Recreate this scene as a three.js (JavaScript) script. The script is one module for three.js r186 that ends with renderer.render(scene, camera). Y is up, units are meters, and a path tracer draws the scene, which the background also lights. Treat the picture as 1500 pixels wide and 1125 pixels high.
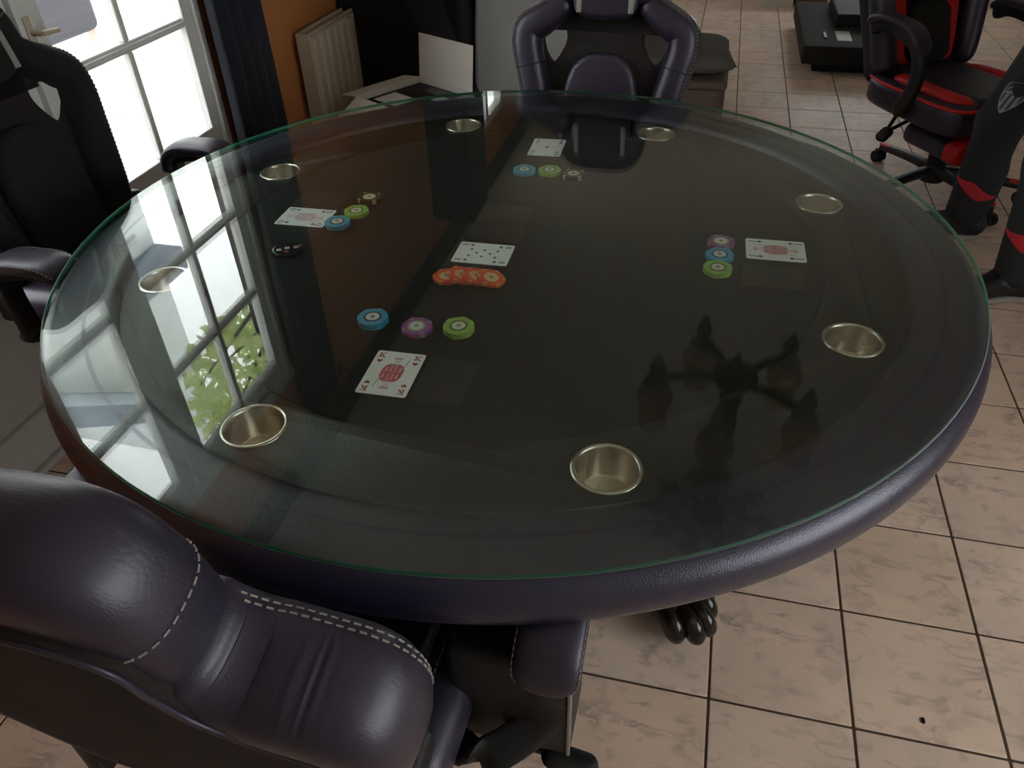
import * as THREE from 'three';
import { RoundedBoxGeometry } from 'three/addons/geometries/RoundedBoxGeometry.js';
import { mergeGeometries, mergeVertices, toCreasedNormals } from 'three/addons/utils/BufferGeometryUtils.js';
import { MarchingCubes } from 'three/addons/objects/MarchingCubes.js';

// ---------------------------------------------------------------- camera, sky, exposure
const scene = new THREE.Scene();
const camera = new THREE.PerspectiveCamera(2 * Math.atan(562.5 / 1125.4) * 180 / Math.PI, 1500 / 1125, 0.03, 120);
camera.position.set(0.395, 1.544, 1.513);
{
  const m = new THREE.Matrix4().makeBasis(new THREE.Vector3(0.971, -0.02684, -0.23755), new THREE.Vector3(-0.12687, 0.78435, -0.6072), new THREE.Vector3(0.20262, 0.61974, 0.7582));
  camera.quaternion.setFromRotationMatrix(m);
}
scene.background = new THREE.Color(4.55, 4.75, 4.75);          // an even, overcast sky
const renderer = new THREE.WebGLRenderer({ antialias: true });
renderer.toneMapping = THREE.LinearToneMapping;
renderer.toneMappingExposure = 1.25;
renderer.shadowMap.enabled = true;

// ---------------------------------------------------------------- helpers
const V = (x, y, z) => new THREE.Vector3(x, y, z);
let seed = 7;
const rnd = () => { seed = (seed * 1664525 + 1013904223) >>> 0; return seed / 4294967296; };
const usedNames = {};
function numbered(n) { const k = usedNames[n] = (usedNames[n] ?? -1) + 1; return k ? n + '_' + String(k).padStart(3, '0') : n; }
function clean(g) {
  g = g.index ? g.toNonIndexed() : g;
  if (!g.attributes.normal) g.computeVertexNormals();
  for (const k of Object.keys(g.attributes)) if (!['position', 'normal', 'uv'].includes(k)) g.deleteAttribute(k);
  if (!g.attributes.uv) g.setAttribute('uv', new THREE.BufferAttribute(new Float32Array(g.attributes.position.count * 2), 2));
  return g;
}
function boxUV(g, s = 1, ox = 0, oy = 0) {                    // uv in metres from the face each vertex belongs to
  const p = g.attributes.position, n = g.attributes.normal, uv = new Float32Array(p.count * 2);
  for (let i = 0; i < p.count; i++) {
    const ax = Math.abs(n.getX(i)), ay = Math.abs(n.getY(i)), az = Math.abs(n.getZ(i));
    let u, v;
    if (ay >= ax && ay >= az) { u = p.getX(i); v = p.getZ(i); } else if (ax >= az) { u = p.getZ(i); v = p.getY(i); } else { u = p.getX(i); v = p.getY(i); }
    uv[2 * i] = u * s + ox; uv[2 * i + 1] = v * s + oy;
  }
  g.setAttribute('uv', new THREE.BufferAttribute(uv, 2));
  return g;
}
function merged(list, uv = true) {
  return mergeGeometries([].concat(list).map(g => { const keep = g.keepUV || !uv; g = clean(g); return keep ? g : boxUV(g); }), false);
}
function part(name, geos, material, parent, label, uv = true) {
  const m = new THREE.Mesh(merged(geos, uv), material);
  m.name = numbered(name); m.castShadow = m.receiveShadow = true;
  if (label) m.userData.label = label;
  parent.add(m);
  return m;
}
function tag(o, label, category, group) { o.userData.label = label; o.userData.category = category; if (group) o.userData.group = group; return o; }
function thing(name, label, category, pos = [0, 0, 0], turn = 0, group) {
  const o = new THREE.Group(); o.name = numbered(name); o.position.set(...pos); o.rotation.y = turn;
  scene.add(o); return tag(o, label, category, group);
}
function solid(name, geos, material, label, category, group) { return tag(part(name, geos, material, scene), label, category, group); }
function struct(name, geos, material) {
  const m = new THREE.Mesh(merged(geos), material);
  m.name = name; m.userData.kind = 'structure'; m.castShadow = m.receiveShadow = true; scene.add(m); return m;
}
const box = (x0, x1, y0, y1, z0, z1) => new THREE.BoxGeometry(x1 - x0, y1 - y0, z1 - z0).translate((x0 + x1) / 2, (y0 + y1) / 2, (z0 + z1) / 2);
const rbox = (x0, x1, y0, y1, z0, z1, r = 0.01, s = 3) => new RoundedBoxGeometry(x1 - x0, y1 - y0, z1 - z0, s, Math.min(r, (x1 - x0) / 2.01, (y1 - y0) / 2.01, (z1 - z0) / 2.01)).translate((x0 + x1) / 2, (y0 + y1) / 2, (z0 + z1) / 2);
const lathe = (pts, n = 64) => new THREE.LatheGeometry(pts.map(p => new THREE.Vector2(...p)), n);
const cyl = (r0, r1, h, x, y, z, n = 24) => new THREE.CylinderGeometry(r1, r0, h, n).translate(x, y + h / 2, z);
function bar(a, b, r, r2 = r, n = 10) {
  const d = b.clone().sub(a), g = new THREE.CylinderGeometry(r2, r, d.length(), n);
  g.applyQuaternion(new THREE.Quaternion().setFromUnitVectors(V(0, 1, 0), d.clone().normalize()));
  return g.translate((a.x + b.x) / 2, (a.y + b.y) / 2, (a.z + b.z) / 2);
}
// a padded roll along a curve with an elliptical section: rad(t) = [half width beside `up`, half width along it]
function roll(pts, rad, { up = V(0, 0, 1), seg = 48, n = 20, cap0 = 0.06, cap1 = 0.06, closed = false, power = 2 } = {}) {
  const c = new THREE.CatmullRomCurve3(pts, closed, 'centripetal'), pos = [], uv = [], idx = [];
  const frame = t => {
    const p = c.getPointAt(t), T = c.getTangentAt(t), s = V().crossVectors(up, T).normalize(), w = V().crossVectors(T, s).normalize();
    return { p, s, w };
  };
  const cut = t => closed ? 1 : Math.sqrt(Math.max(0.0004, 1 - Math.max(0, 1 - t / Math.max(1e-6, cap0)) ** 2)) * Math.sqrt(Math.max(0.0004, 1 - Math.max(0, 1 - (1 - t) / Math.max(1e-6, cap1)) ** 2));
  const sgn = (x) => Math.sign(x) * Math.abs(x) ** (2 / power);
  const surf = (t, a, out = 0) => {
    const { p, s, w } = frame(t), [ra, rb] = rad(t), k = cut(t);
    return p.clone().addScaledVector(s, (ra * k + out) * sgn(Math.cos(a))).addScaledVector(w, (rb * k + out) * sgn(Math.sin(a)));
  };
  const ts = [];
  for (let i = 0; i <= seg; i++) ts.push(i / seg);
  if (!closed) for (const [c0, f] of [[cap0, t => t], [cap1, t => 1 - t]]) for (const q of [0.15, 0.4, 0.7]) if (c0 > 0) ts.push(f(c0 * (1 - Math.cos(q * Math.PI / 2)) + 1e-4));
  ts.sort((a, b) => a - b);
  ts.forEach((t, i) => {
    for (let j = 0; j <= n; j++) {
      const q = surf(t, j / n * Math.PI * 2); pos.push(q.x, q.y, q.z); uv.push(j / n * 0.3, t);
      if (i && j) { const a = (i - 1) * (n + 1) + j - 1, b = a + 1, d = i * (n + 1) + j - 1, e = d + 1; idx.push(a, b, d, b, e, d); }
    }
  });
  const g = new THREE.BufferGeometry(), L = c.getLength(), R0 = rad(0.5), per = Math.PI * (R0[0] + R0[1]);
  for (let i = 0; i < uv.length; i += 2) { uv[i] *= per / 0.3; uv[i + 1] *= L; }
  g.setAttribute('position', new THREE.Float32BufferAttribute(pos, 3)); g.setAttribute('uv', new THREE.Float32BufferAttribute(uv, 2));
  g.setIndex(idx); g.computeVertexNormals();
  const nm = g.attributes.normal, join = (i, j) => { const v = V(nm.getX(i) + nm.getX(j), nm.getY(i) + nm.getY(j), nm.getZ(i) + nm.getZ(j)).normalize(); nm.setXYZ(i, v.x, v.y, v.z); nm.setXYZ(j, v.x, v.y, v.z); };
  for (let i = 0; i < ts.length; i++) join(i * (n + 1), i * (n + 1) + n);
  if (closed) for (let j = 0; j <= n; j++) join(j, (ts.length - 1) * (n + 1) + j);
  g.surf = surf; g.keepUV = true;
  return g;
}
function extrude(shape, depth, bevel = 0.01, seg = 3, curve = 24) {
  const g = new THREE.ExtrudeGeometry(shape, { depth: Math.max(1e-4, depth - 2 * bevel), bevelEnabled: bevel > 0, bevelThickness: bevel, bevelSize: bevel, bevelOffset: -bevel, bevelSegments: seg, curveSegments: curve });
  g.translate(0, 0, bevel);
  return toCreasedNormals(g, 0.6);
}
function poly(pts) { const s = new THREE.Shape(); pts.forEach((p, i) => i ? s.lineTo(...p) : s.moveTo(...p)); s.closePath(); return s; }
function splineShape(pts) { return new THREE.Shape(new THREE.CatmullRomCurve3(pts.map(p => V(p[0], p[1], 0)), true, 'centripetal').getPoints(90).slice(0, -1).map(p => new THREE.Vector2(p.x, p.y))); }
function rrect(w, h, r) {
  const s = new THREE.Shape(), x = w / 2, y = h / 2;
  s.moveTo(-x + r, -y); s.lineTo(x - r, -y); s.absarc(x - r, -y + r, r, -Math.PI / 2, 0); s.lineTo(x, y - r); s.absarc(x - r, y - r, r, 0, Math.PI / 2);
  s.lineTo(-x + r, y); s.absarc(-x + r, y - r, r, Math.PI / 2, Math.PI); s.lineTo(-x, -y + r); s.absarc(-x + r, -y + r, r, Math.PI, Math.PI * 1.5); return s;
}
// thread: short raised stitches along a row of points
function stitches(points, r = 0.0014, len = 0.0075, gap = 0.0045) {
  const c = new THREE.CatmullRomCurve3(points), L = c.getLength(), n = Math.max(1, Math.floor(L / (len + gap))), out = [];
  for (let i = 0; i < n; i++) out.push(bar(c.getPointAt((i * (len + gap)) / L), c.getPointAt(Math.min(1, (i * (len + gap) + len) / L)), r, r, 6));
  return out;
}
// ---------------------------------------------------------------- noise and textures
const perm = new Uint8Array(512); { const a = [...Array(256).keys()]; for (let i = 255; i > 0; i--) { const j = Math.floor(rnd() * (i + 1)); [a[i], a[j]] = [a[j], a[i]]; } for (let i = 0; i < 512; i++) perm[i] = a[i & 255]; }
function vnoise(x, y, per) {
  const xi = Math.floor(x), yi = Math.floor(y), fx = x - xi, fy = y - yi, w = v => ((v % per) + per) % per;
  const h = (i, j) => perm[perm[w(i) & 255] + (w(j) & 255)] / 255, s = t => t * t * (3 - 2 * t), u = s(fx), v = s(fy);
  return (h(xi, yi) * (1 - u) + h(xi + 1, yi) * u) * (1 - v) + (h(xi, yi + 1) * (1 - u) + h(xi + 1, yi + 1) * u) * v;
}
function fbm(x, y, per, oct = 4) { let a = 0, k = 0.5, t = 0; for (let o = 0; o < oct; o++) { a += k * vnoise(x, y, per); t += k; x *= 2; y *= 2; per *= 2; k *= 0.5; } return a / t; }
function texture(n, fn, srgb = true, rep = 1) {
  const d = new Uint8Array(n * n * 4);
  for (let j = 0; j < n; j++) for (let i = 0; i < n; i++) { const c = fn(i / n, j / n), k = (j * n + i) * 4; d[k] = c[0]; d[k + 1] = c[1]; d[k + 2] = c[2]; d[k + 3] = 255; }
  const t = new THREE.DataTexture(d, n, n); t.wrapS = t.wrapT = THREE.RepeatWrapping; t.magFilter = THREE.LinearFilter; t.minFilter = THREE.LinearFilter;
  if (srgb) t.colorSpace = THREE.SRGBColorSpace;
  t.repeat.set(rep, rep); t.needsUpdate = true; return t;
}
const gray = f => (u, v) => { const c = Math.max(0, Math.min(255, 255 * f(u, v))); return [c, c, c]; };
const leatherBump = texture(512, gray((u, v) => { // pebbled grain: distance to scattered cell centres
  const N = 48, x = u * N, y = v * N, xi = Math.floor(x), yi = Math.floor(y); let d1 = 9, d2 = 9;
  for (let a = -1; a < 2; a++) for (let b = -1; b < 2; b++) {
    const cx = ((xi + a) % N + N) % N, cy = ((yi + b) % N + N) % N, h = perm[perm[cx] + cy], px = xi + a + h / 255, py = yi + b + perm[h + cx] / 255, d = Math.hypot(px - x, py - y);
    if (d < d1) { d2 = d1; d1 = d; } else if (d < d2) d2 = d;
  }
  return 0.25 + 0.6 * Math.min(1, (d2 - d1) * 1.6) + 0.15 * fbm(u * 8, v * 8, 8);
}), false, 5);
const clothBump = texture(256, gray((u, v) => 0.5 + 0.25 * Math.sin(u * 64 * Math.PI * 2) * Math.sin(v * 64 * Math.PI * 2) + 0.3 * (fbm(u * 32, v * 32, 32) - 0.5)), false, 6);
const plasterBump = texture(256, gray((u, v) => fbm(u * 24, v * 24, 24)), false, 2);
const tileTex = texture(1024, (u, v) => {                      // beige tile with drifting grey-brown smudges and short streaks
  const wx = fbm(u * 8, v * 8, 8), wy = fbm(u * 8 + 3.3, v * 8 + 1.7, 8), cloud = fbm(u * 6, v * 6, 6, 5);
  const ridge = Math.abs(fbm(u * 10 + wx * 1.6, v * 22 + wy * 1.6, 220, 5) - 0.5) * 2, vein = Math.max(0, 1 - ridge * 7) * Math.max(0, fbm(u * 14 + 2, v * 14, 14, 3) - 0.46) * 2.6;
  const blot = Math.max(0, fbm(u * 26 + wx * 2, v * 40, 260, 4) - 0.56) * 1.9, k = 1 - 0.20 * vein - 0.20 * blot - 0.16 * (cloud - 0.5);
  return [234 * k, (206 + 4 * cloud) * k, (187 + 6 * cloud) * k];
}, true, 1);

const std = (color, roughness = 0.6, o = {}) => new THREE.MeshStandardMaterial({ color, roughness, ...o });
const M = {
  leather: new THREE.MeshPhysicalMaterial({ color: new THREE.Color().setRGB(0.019, 0.015, 0.029), specularColor: new THREE.Color().setRGB(0.90, 0.86, 1.0), roughness: 0.42, bumpMap: leatherBump, bumpScale: 0.00022, clearcoat: 0.35, clearcoatRoughness: 0.4 }),
  railLeather: new THREE.MeshPhysicalMaterial({ color: new THREE.Color().setRGB(0.017, 0.0145, 0.034), roughness: 0.36, bumpMap: leatherBump, bumpScale: 0.0004, specularColor: new THREE.Color().setRGB(0.86, 0.84, 1.0), clearcoat: 0.5, clearcoatRoughness: 0.34 }),
  fabric: std(new THREE.Color().setRGB(0.010, 0.0068, 0.0054), 0.9, { bumpMap: clothBump, bumpScale: 0.0006 }),
  felt: std(new THREE.Color().setRGB(0.0032, 0.0030, 0.0023), 0.95, { bumpMap: clothBump, bumpScale: 0.0004 }),
  track: std(new THREE.Color().setRGB(0.0055, 0.0053, 0.0044), 0.45, { bumpMap: leatherBump, bumpScale: 0.0003 }),
  thread: std(0x8d8a84, 0.8),
  steel: new THREE.MeshPhysicalMaterial({ color: new THREE.Color().setRGB(0.76, 0.69, 0.62), roughness: 0.27, metalness: 1, anisotropy: 0.5, anisotropyRotation: Math.PI / 2 }),
  glossBlack: new THREE.MeshPhysicalMaterial({ color: new THREE.Color().setRGB(0.012, 0.009, 0.008), roughness: 0.18 }),
  plastic: std(new THREE.Color().setRGB(0.0065, 0.0065, 0.007), 0.5),
  matte: std(new THREE.Color().setRGB(0.008, 0.008, 0.008), 0.75),
  blackCloth: std(new THREE.Color().setRGB(0.006, 0.006, 0.007), 0.95, { bumpMap: clothBump, bumpScale: 0.0005 }),
  pane: new THREE.MeshPhysicalMaterial({ color: 0xffffff, roughness: 0, transmission: 1, thickness: 0, ior: 1.5 }),
  tableGlass: new THREE.MeshPhysicalMaterial({ color: new THREE.Color().setRGB(0.93, 0.97, 0.94), roughness: 0, transmission: 1, thickness: 0, ior: 1.52 }),
  glassEdge: new THREE.MeshPhysicalMaterial({ color: new THREE.Color().setRGB(0.008, 0.21, 0.105), roughness: 0.7, transmission: 0.9, thickness: 0, ior: 1.5 }),
  lacquer: std(new THREE.Color().setRGB(0.60, 0.60, 0.58), 0.45),
  orange: std(new THREE.Color().setRGB(0.42, 0.16, 0.045), 0.85, { bumpMap: plasterBump, bumpScale: 0.0015 }),
  cream: std(new THREE.Color().setRGB(0.46, 0.42, 0.35), 0.85, { bumpMap: plasterBump, bumpScale: 0.0015 }),
  ceiling: std(new THREE.Color().setRGB(0.64, 0.615, 0.54), 0.9, { bumpMap: plasterBump, bumpScale: 0.001 }),
  darkWood: std(new THREE.Color().setRGB(0.03, 0.018, 0.011), 0.5),
  radiator: std(new THREE.Color().setRGB(0.44, 0.37, 0.28), 0.45),
  navy: std(new THREE.Color().setRGB(0.016, 0.019, 0.028), 0.9, { bumpMap: clothBump, bumpScale: 0.0006 }),
  card: std(new THREE.Color().setRGB(0.62, 0.57, 0.50), 0.8),
  board: std(new THREE.Color().setRGB(0.72, 0.69, 0.63), 0.75),
  paper: std(new THREE.Color().setRGB(0.80, 0.80, 0.82), 0.7),
  red: std(new THREE.Color().setRGB(0.56, 0.010, 0.013), 0.5, { bumpMap: leatherBump, bumpScale: 0.0003 }),
  greySofa: std(new THREE.Color().setRGB(0.60, 0.62, 0.63), 0.7, { bumpMap: leatherBump, bumpScale: 0.0005 }),
  brown: std(new THREE.Color().setRGB(0.10, 0.065, 0.05), 0.8, { bumpMap: clothBump, bumpScale: 0.001 }),
  taupe: std(new THREE.Color().setRGB(0.085, 0.075, 0.068), 0.9, { bumpMap: clothBump, bumpScale: 0.001 }),
};

// ---------------------------------------------------------------- the room
const XL = -1.335, XR = 2.8, ZB = -6.3, ZF = 3.1, H = 2.6, TH = 0.26;
const doorHole = [-0.99, 0.52, 0, 2.1], farHole = [-5.0, -4.02, 0.55, 2.2];
{
  // floor: dark grout bed with separate tiles
  const floor = struct('floor', box(XL - TH, XR + TH, -0.12, -0.0018, ZB - TH, ZF + TH), std(new THREE.Color().setRGB(0.075, 0.046, 0.028), 0.9, { bumpMap: plasterBump, bumpScale: 0.001 }));
  const P = 0.2899, gap = 0.0055, x0 = 0.554, z0 = 0.583;
  const variants = [], mats = [[1, 1, 1], [0.97, 0.95, 0.93], [0.93, 0.93, 0.92], [1.0, 0.965, 0.92]].map(c => std(new THREE.Color().setRGB(...c.map(v => v * 1.0)), 0.5, { map: tileTex }));
  for (let k = 0; k < 8; k++) {
    const g = extrude(rrect(P - gap, P - gap, 0.002), 0.0075, 0.0012, 1, 1).rotateX(-Math.PI / 2).translate(0, -0.0075, 0);
    variants.push(boxUV(clean(g), 1.1, k * 0.37, k * 0.61));
  }
  const rest = [], cells = [];
  for (let i = Math.floor((XL - x0) / P); i <= (XR - x0) / P; i++) for (let j = Math.floor((ZB - z0) / P); j <= (ZF - z0) / P; j++) {
    const x = x0 + (i + 0.5) * P, z = z0 + (j + 0.5) * P;
    if (x < XL - 0.14 || x > XR + 0.1 || z < ZB - 0.1 || z > ZF + 0.1) continue;
    const seen = (x > 0.15 && x < 2.1 + Math.max(0, -z) * 0.1 && z < 1.15) || (x < -0.4 && z > -0.6 && z < 1.5);
    cells.push({ x, z, k: Math.floor(rnd() * 8), m: Math.floor(rnd() * 4), seen });
  }
  for (const c of cells) {
    if (c.seen) { const t = new THREE.Mesh(variants[c.k], mats[c.m]); t.name = numbered('tile'); t.position.set(c.x, 0, c.z); t.receiveShadow = true; floor.add(t); }
    else rest.push(variants[c.k].clone().translate(c.x, 0, c.z));
  }
  const r = part('tile', rest, mats[1], floor, undefined, false); r.name = 'tiles_beyond'; r.userData.kind = 'stuff';

  // walls with real openings
  const holed = (u0, u1, hs, place) => { // strips of wall around openings [a, b, y0, y1] sorted along u
    const out = []; let u = u0;
    for (const [a, b, y0, y1] of hs) { out.push(place(u, a, 0, H)); if (y0 > 0) out.push(place(a, b, 0, y0)); if (y1 < H) out.push(place(a, b, y1, H)); u = b; }
    out.push(place(u, u1, 0, H)); return out;
  };
  struct('wall_left', holed(ZB - TH, ZF + TH, [farHole, doorHole], (a, b, y0, y1) => box(XL - 0.075, XL, y0, y1, a, b)), M.orange);
  struct('wall_right', holed(ZB - TH, ZF + TH, [[0.3, 2.5, 0.65, 2.2]], (a, b, y0, y1) => box(XR, XR + TH, y0, y1, a, b)), M.cream);
  struct('wall_back', holed(XL, XR, [[1.1, 2.2, 0.7, 1.6]], (a, b, y0, y1) => box(a, b, y0, y1, ZB - TH, ZB)), M.cream);
  struct('wall_front', box(XL, XR, 0, H, ZF, ZF + TH), M.cream);
  struct('ceiling', box(XL - TH, XR + TH, H, H + 0.2, ZB - TH, ZF + TH), M.ceiling);
  struct('trim_1', [rbox(XL, XL + 0.09, H - 0.10, H, ZB, ZF, 0.015)], M.darkWood);
  struct('baseboard_left', [rbox(XL, XL + 0.014, 0, 0.08, ZB, -1.0, 0.004), rbox(XL, XL + 0.014, 0, 0.08, 0.53, ZF, 0.004)], M.darkWood);
  struct('baseboard_right', rbox(XR - 0.014, XR, 0, 0.08, ZB, ZF, 0.004), M.darkWood);
  struct('baseboard_back', rbox(XL, XR, 0, 0.08, ZB, ZB + 0.014, 0.004), M.darkWood);
}
// glazed door with two leaves; each leaf has two columns and four rows of panes over a panel
function leaf(parent, za, zb, hinge) { // za..zb: glass field along z, hinge: which side carries the wide stile
  const ys = [0.574, 0.927, 1.279, 1.632, 2.007], x0 = XL - 0.055, x1 = XL - 0.012, w = 0.082, a = za - w, b = zb + w;
  const g = [rbox(x0, x1, 0.02, 2.085, a, za, 0.004), rbox(x0, x1, 0.02, 2.085, zb, b, 0.004), rbox(x0, x1, 2.007, 2.085, za, zb, 0.004), rbox(x0, x1, 0.02, 0.16, za, zb, 0.004), rbox(x0, x1, 0.49, 0.574, za, zb, 0.004)];
  const lf = part('leaf', g, M.lacquer, parent);
  part('panel', [rbox(x0 + 0.012, x1 - 0.014, 0.16, 0.49, za, zb, 0.003), rbox(x0 + 0.006, x1 - 0.006, 0.205, 0.445, za + 0.05, zb - 0.05, 0.006)], M.lacquer, lf);
  const mid = (za + zb) / 2, t = 0.0155;
  for (const y of ys.slice(1, 4)) part('muntin', [rbox(x0 + 0.006, x1 - 0.004, y - t, y + t, za, zb, 0.005), rbox(x0 + 0.002, x1 + 0.002, y - 0.006, y + 0.006, za, zb, 0.003)], M.lacquer, lf);
  for (let r = 0; r < 4; r++) part('muntin', [rbox(x0 + 0.006, x1 - 0.004, ys[r] + (r ? t : 0), ys[r + 1] - (r < 3 ? t : 0), mid - t * 0.8, mid + t * 0.8, 0.005)], M.lacquer, lf);
  for (let r = 0; r < 4; r++) for (const [p, q] of [[za, mid], [mid, zb]]) { // thin glass and the bead that holds it
    part('pane', box(x0 + 0.020, x0 + 0.021, ys[r], ys[r + 1], p, q), M.pane, lf);
  }
  return lf;
}
{
  const d = new THREE.Group(); d.name = 'door_1'; d.userData.kind = 'structure'; scene.add(d);
  const [a, b, , y1] = doorHole, x0 = XL - 0.075, x1 = XL + 0.006;
  part('frame', [rbox(x0, x1, 0, y1, a, a + 0.03, 0.004), rbox(x0, x1, 0, y1, b - 0.03, b, 0.004), rbox(x0, x1, y1 - 0.015, y1 + 0.03, a - 0.02, b + 0.02, 0.004), rbox(x0, x1, 0, 0.02, a, b, 0.003)], M.lacquer, d);
  leaf(d, -0.915, -0.3225); leaf(d, -0.15, 0.4425);
  const cover = part('cover_strip', [rbox(XL - 0.014, XL + 0.012, 0.03, 2.08, -0.262, -0.212, 0.006)], M.lacquer, d);
  part('handle', [rbox(XL + 0.012, XL + 0.018, 0.98, 1.10, -0.250, -0.226, 0.003), bar(V(XL + 0.015, 1.06, -0.238), V(XL + 0.05, 1.06, -0.238), 0.006), bar(V(XL + 0.048, 1.06, -0.238), V(XL + 0.046, 1.055, -0.30), 0.007, 0.006)], M.radiator, d, 'small lever handle');
}
function simpleWindow(name, pts) { // four-sided opening with a frame, one mullion, panes; pts.place maps (u, y, depth)
  const d = new THREE.Group(); d.name = name; d.userData.kind = 'structure'; scene.add(d);
  const { u0, u1, y0, y1, n, place } = pts, w = 0.06, P = (a, b, c, e, k0, k1) => place(a, b, c, e, k0, k1);
  const f = [P(u0, u1, y0, y0 + w, 0.06, 0.12), P(u0, u1, y1 - w, y1, 0.06, 0.12), P(u0, u0 + w, y0 + w, y1 - w, 0.06, 0.12), P(u1 - w, u1, y0 + w, y1 - w, 0.06, 0.12)];
  for (let k = 1; k < n; k++) { const u = u0 + (u1 - u0) * k / n; f.push(P(u - w / 2, u + w / 2, y0 + w, y1 - w, 0.06, 0.12)); }
  part('frame', f, M.lacquer, d);
  for (let k = 0; k < n; k++) part('pane', P(u0 + (u1 - u0) * k / n, u0 + (u1 - u0) * (k + 1) / n, y0 + 0.02, y1 - 0.02, 0.089, 0.09), M.pane, d);
}
simpleWindow('window_1', { u0: farHole[0], u1: farHole[1], y0: farHole[2], y1: farHole[3], n: 2, place: (a, b, c, e, k0, k1) => box(XL - k1 + 0.05, XL - k0 + 0.05, c, e, a, b) });
simpleWindow('window_2', { u0: 0.3, u1: 2.5, y0: 0.65, y1: 2.2, n: 3, place: (a, b, c, e, k0, k1) => box(XR + k0, XR + k1, c, e, a, b) });

simpleWindow('window_3', { u0: 1.1, u1: 2.2, y0: 0.7, y1: 1.6, n: 2, place: (a, b, c, e, k0, k1) => box(a, b, c, e, ZB - k1, ZB - k0) });

// ---------------------------------------------------------------- what stands outside the door
solid('paving', box(-14, XL - 0.08, -0.25, -0.06, -12, 9), std(new THREE.Color().setRGB(0.5, 0.49, 0.46), 0.9, { bumpMap: plasterBump, bumpScale: 0.003 }), 'pale paving of the yard outside the glazed door', 'paving');
{
  const hs = thing('neighbour_house', 'pale neighbouring house with a sloping grey roof edge seen mirrored through the door panes', 'house');
  const wallM = std(new THREE.Color().setRGB(0.62, 0.64, 0.65), 0.9, { bumpMap: plasterBump, bumpScale: 0.004 }), edge = std(new THREE.Color().setRGB(0.16, 0.19, 0.25), 0.6);
  part('wall', extrude(poly([[7.9, -0.06], [7.9, 9.6], [7.0, 9.6], [6.9, 8.5], [-3.0, 0.9], [-3.0, -0.06]]), 4, 0.02, 1).rotateY(Math.PI / 2).translate(-12, 0, 0), wallM, hs);
  part('roof_edge', extrude(poly([[6.9, 8.0], [6.9, 8.6], [-3.2, 0.75], [-3.2, 0.15]]), 0.5, 0.03, 2).rotateY(Math.PI / 2).translate(-8.2, 0, 0), edge, hs);
  part('gutter', roll([V(-7.6, 8.05, -6.9), V(-7.6, 4.2, -1.9), V(-7.6, 0.3, 3.1)], () => [0.09, 0.09], { seg: 6, n: 12, up: V(1, 0, 0) }), std(new THREE.Color().setRGB(0.30, 0.34, 0.42), 0.5), hs);
  part('ledge', rbox(-8.0, -7.5, 5.7, 6.1, -7.9, -6.6, 0.03), edge, hs);
}
{ // a tree over the yard: many leaf blades on branches
  const hd = thing('tree', 'light green leafy tree over the yard seen mirrored through the upper door panes', 'tree', [-5.4, -0.058, -6.4]);
  const leafG = [], lm = new THREE.MeshPhysicalMaterial({ color: new THREE.Color().setRGB(0.60, 0.68, 0.33), roughness: 0.8, transmission: 0.6, thickness: 0 });
  for (let i = 0; i < 1100; i++) {
    const g = new THREE.PlaneGeometry(0.11, 0.20, 1, 2), p = g.attributes.position; p.setZ(2, 0.02); p.setZ(3, 0.02);
    g.rotateX(rnd() * 6); g.rotateY(rnd() * 6); const a = rnd() * 6.283, e = Math.acos(2 * rnd() - 1), r = 0.5 + 0.5 * rnd() ** 0.5;
    g.translate(1.3 * r * Math.sin(e) * Math.cos(a), 7.0 + 1.1 * r * Math.cos(e), 1.3 * r * Math.sin(e) * Math.sin(a)); leafG.push(g);
  }
  const f = part('foliage', leafG, lm, hd); f.userData.kind = 'stuff';
  part('trunk', roll([V(0, 0, 0), V(0.05, 1.8, 0.03), V(0, 4.2, 0), V(0.05, 7.0, 0.1)], q => [0.14 - 0.1 * q, 0.14 - 0.1 * q], { seg: 16, n: 12 }), M.darkWood, hd);
  for (let i = 0; i < 9; i++) { const a = i * 2.4; part('branch', bar(V(0.03, 5.6 + i * 0.12, 0.05), V(1.0 * Math.cos(a), 6.6 + i * 0.1, 1.0 * Math.sin(a)), 0.03, 0.012, 8), M.darkWood, hd); }
}
{
  const t = thing('water_tank', 'blue grey square tank on a stand outside beyond the left door panes', 'tank', [-3.5, -0.06, -2.1]);
  part('body', [rbox(-0.35, 0.35, 0.5, 1.3, -0.55, 0.5, 0.05)], std(new THREE.Color().setRGB(0.10, 0.13, 0.18), 0.6), t);
  part('lid', [rbox(-0.37, 0.37, 1.3, 1.35, -0.57, 0.52, 0.02)], std(new THREE.Color().setRGB(0.07, 0.09, 0.13), 0.6), t);
  for (const [x, z] of [[-0.3, -0.5], [0.3, -0.5], [-0.3, 0.45], [0.3, 0.45]]) part('foot', bar(V(x, 0, z), V(x, 0.52, z), 0.025), std(0xf2f2f0, 0.6), t);
}

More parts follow.
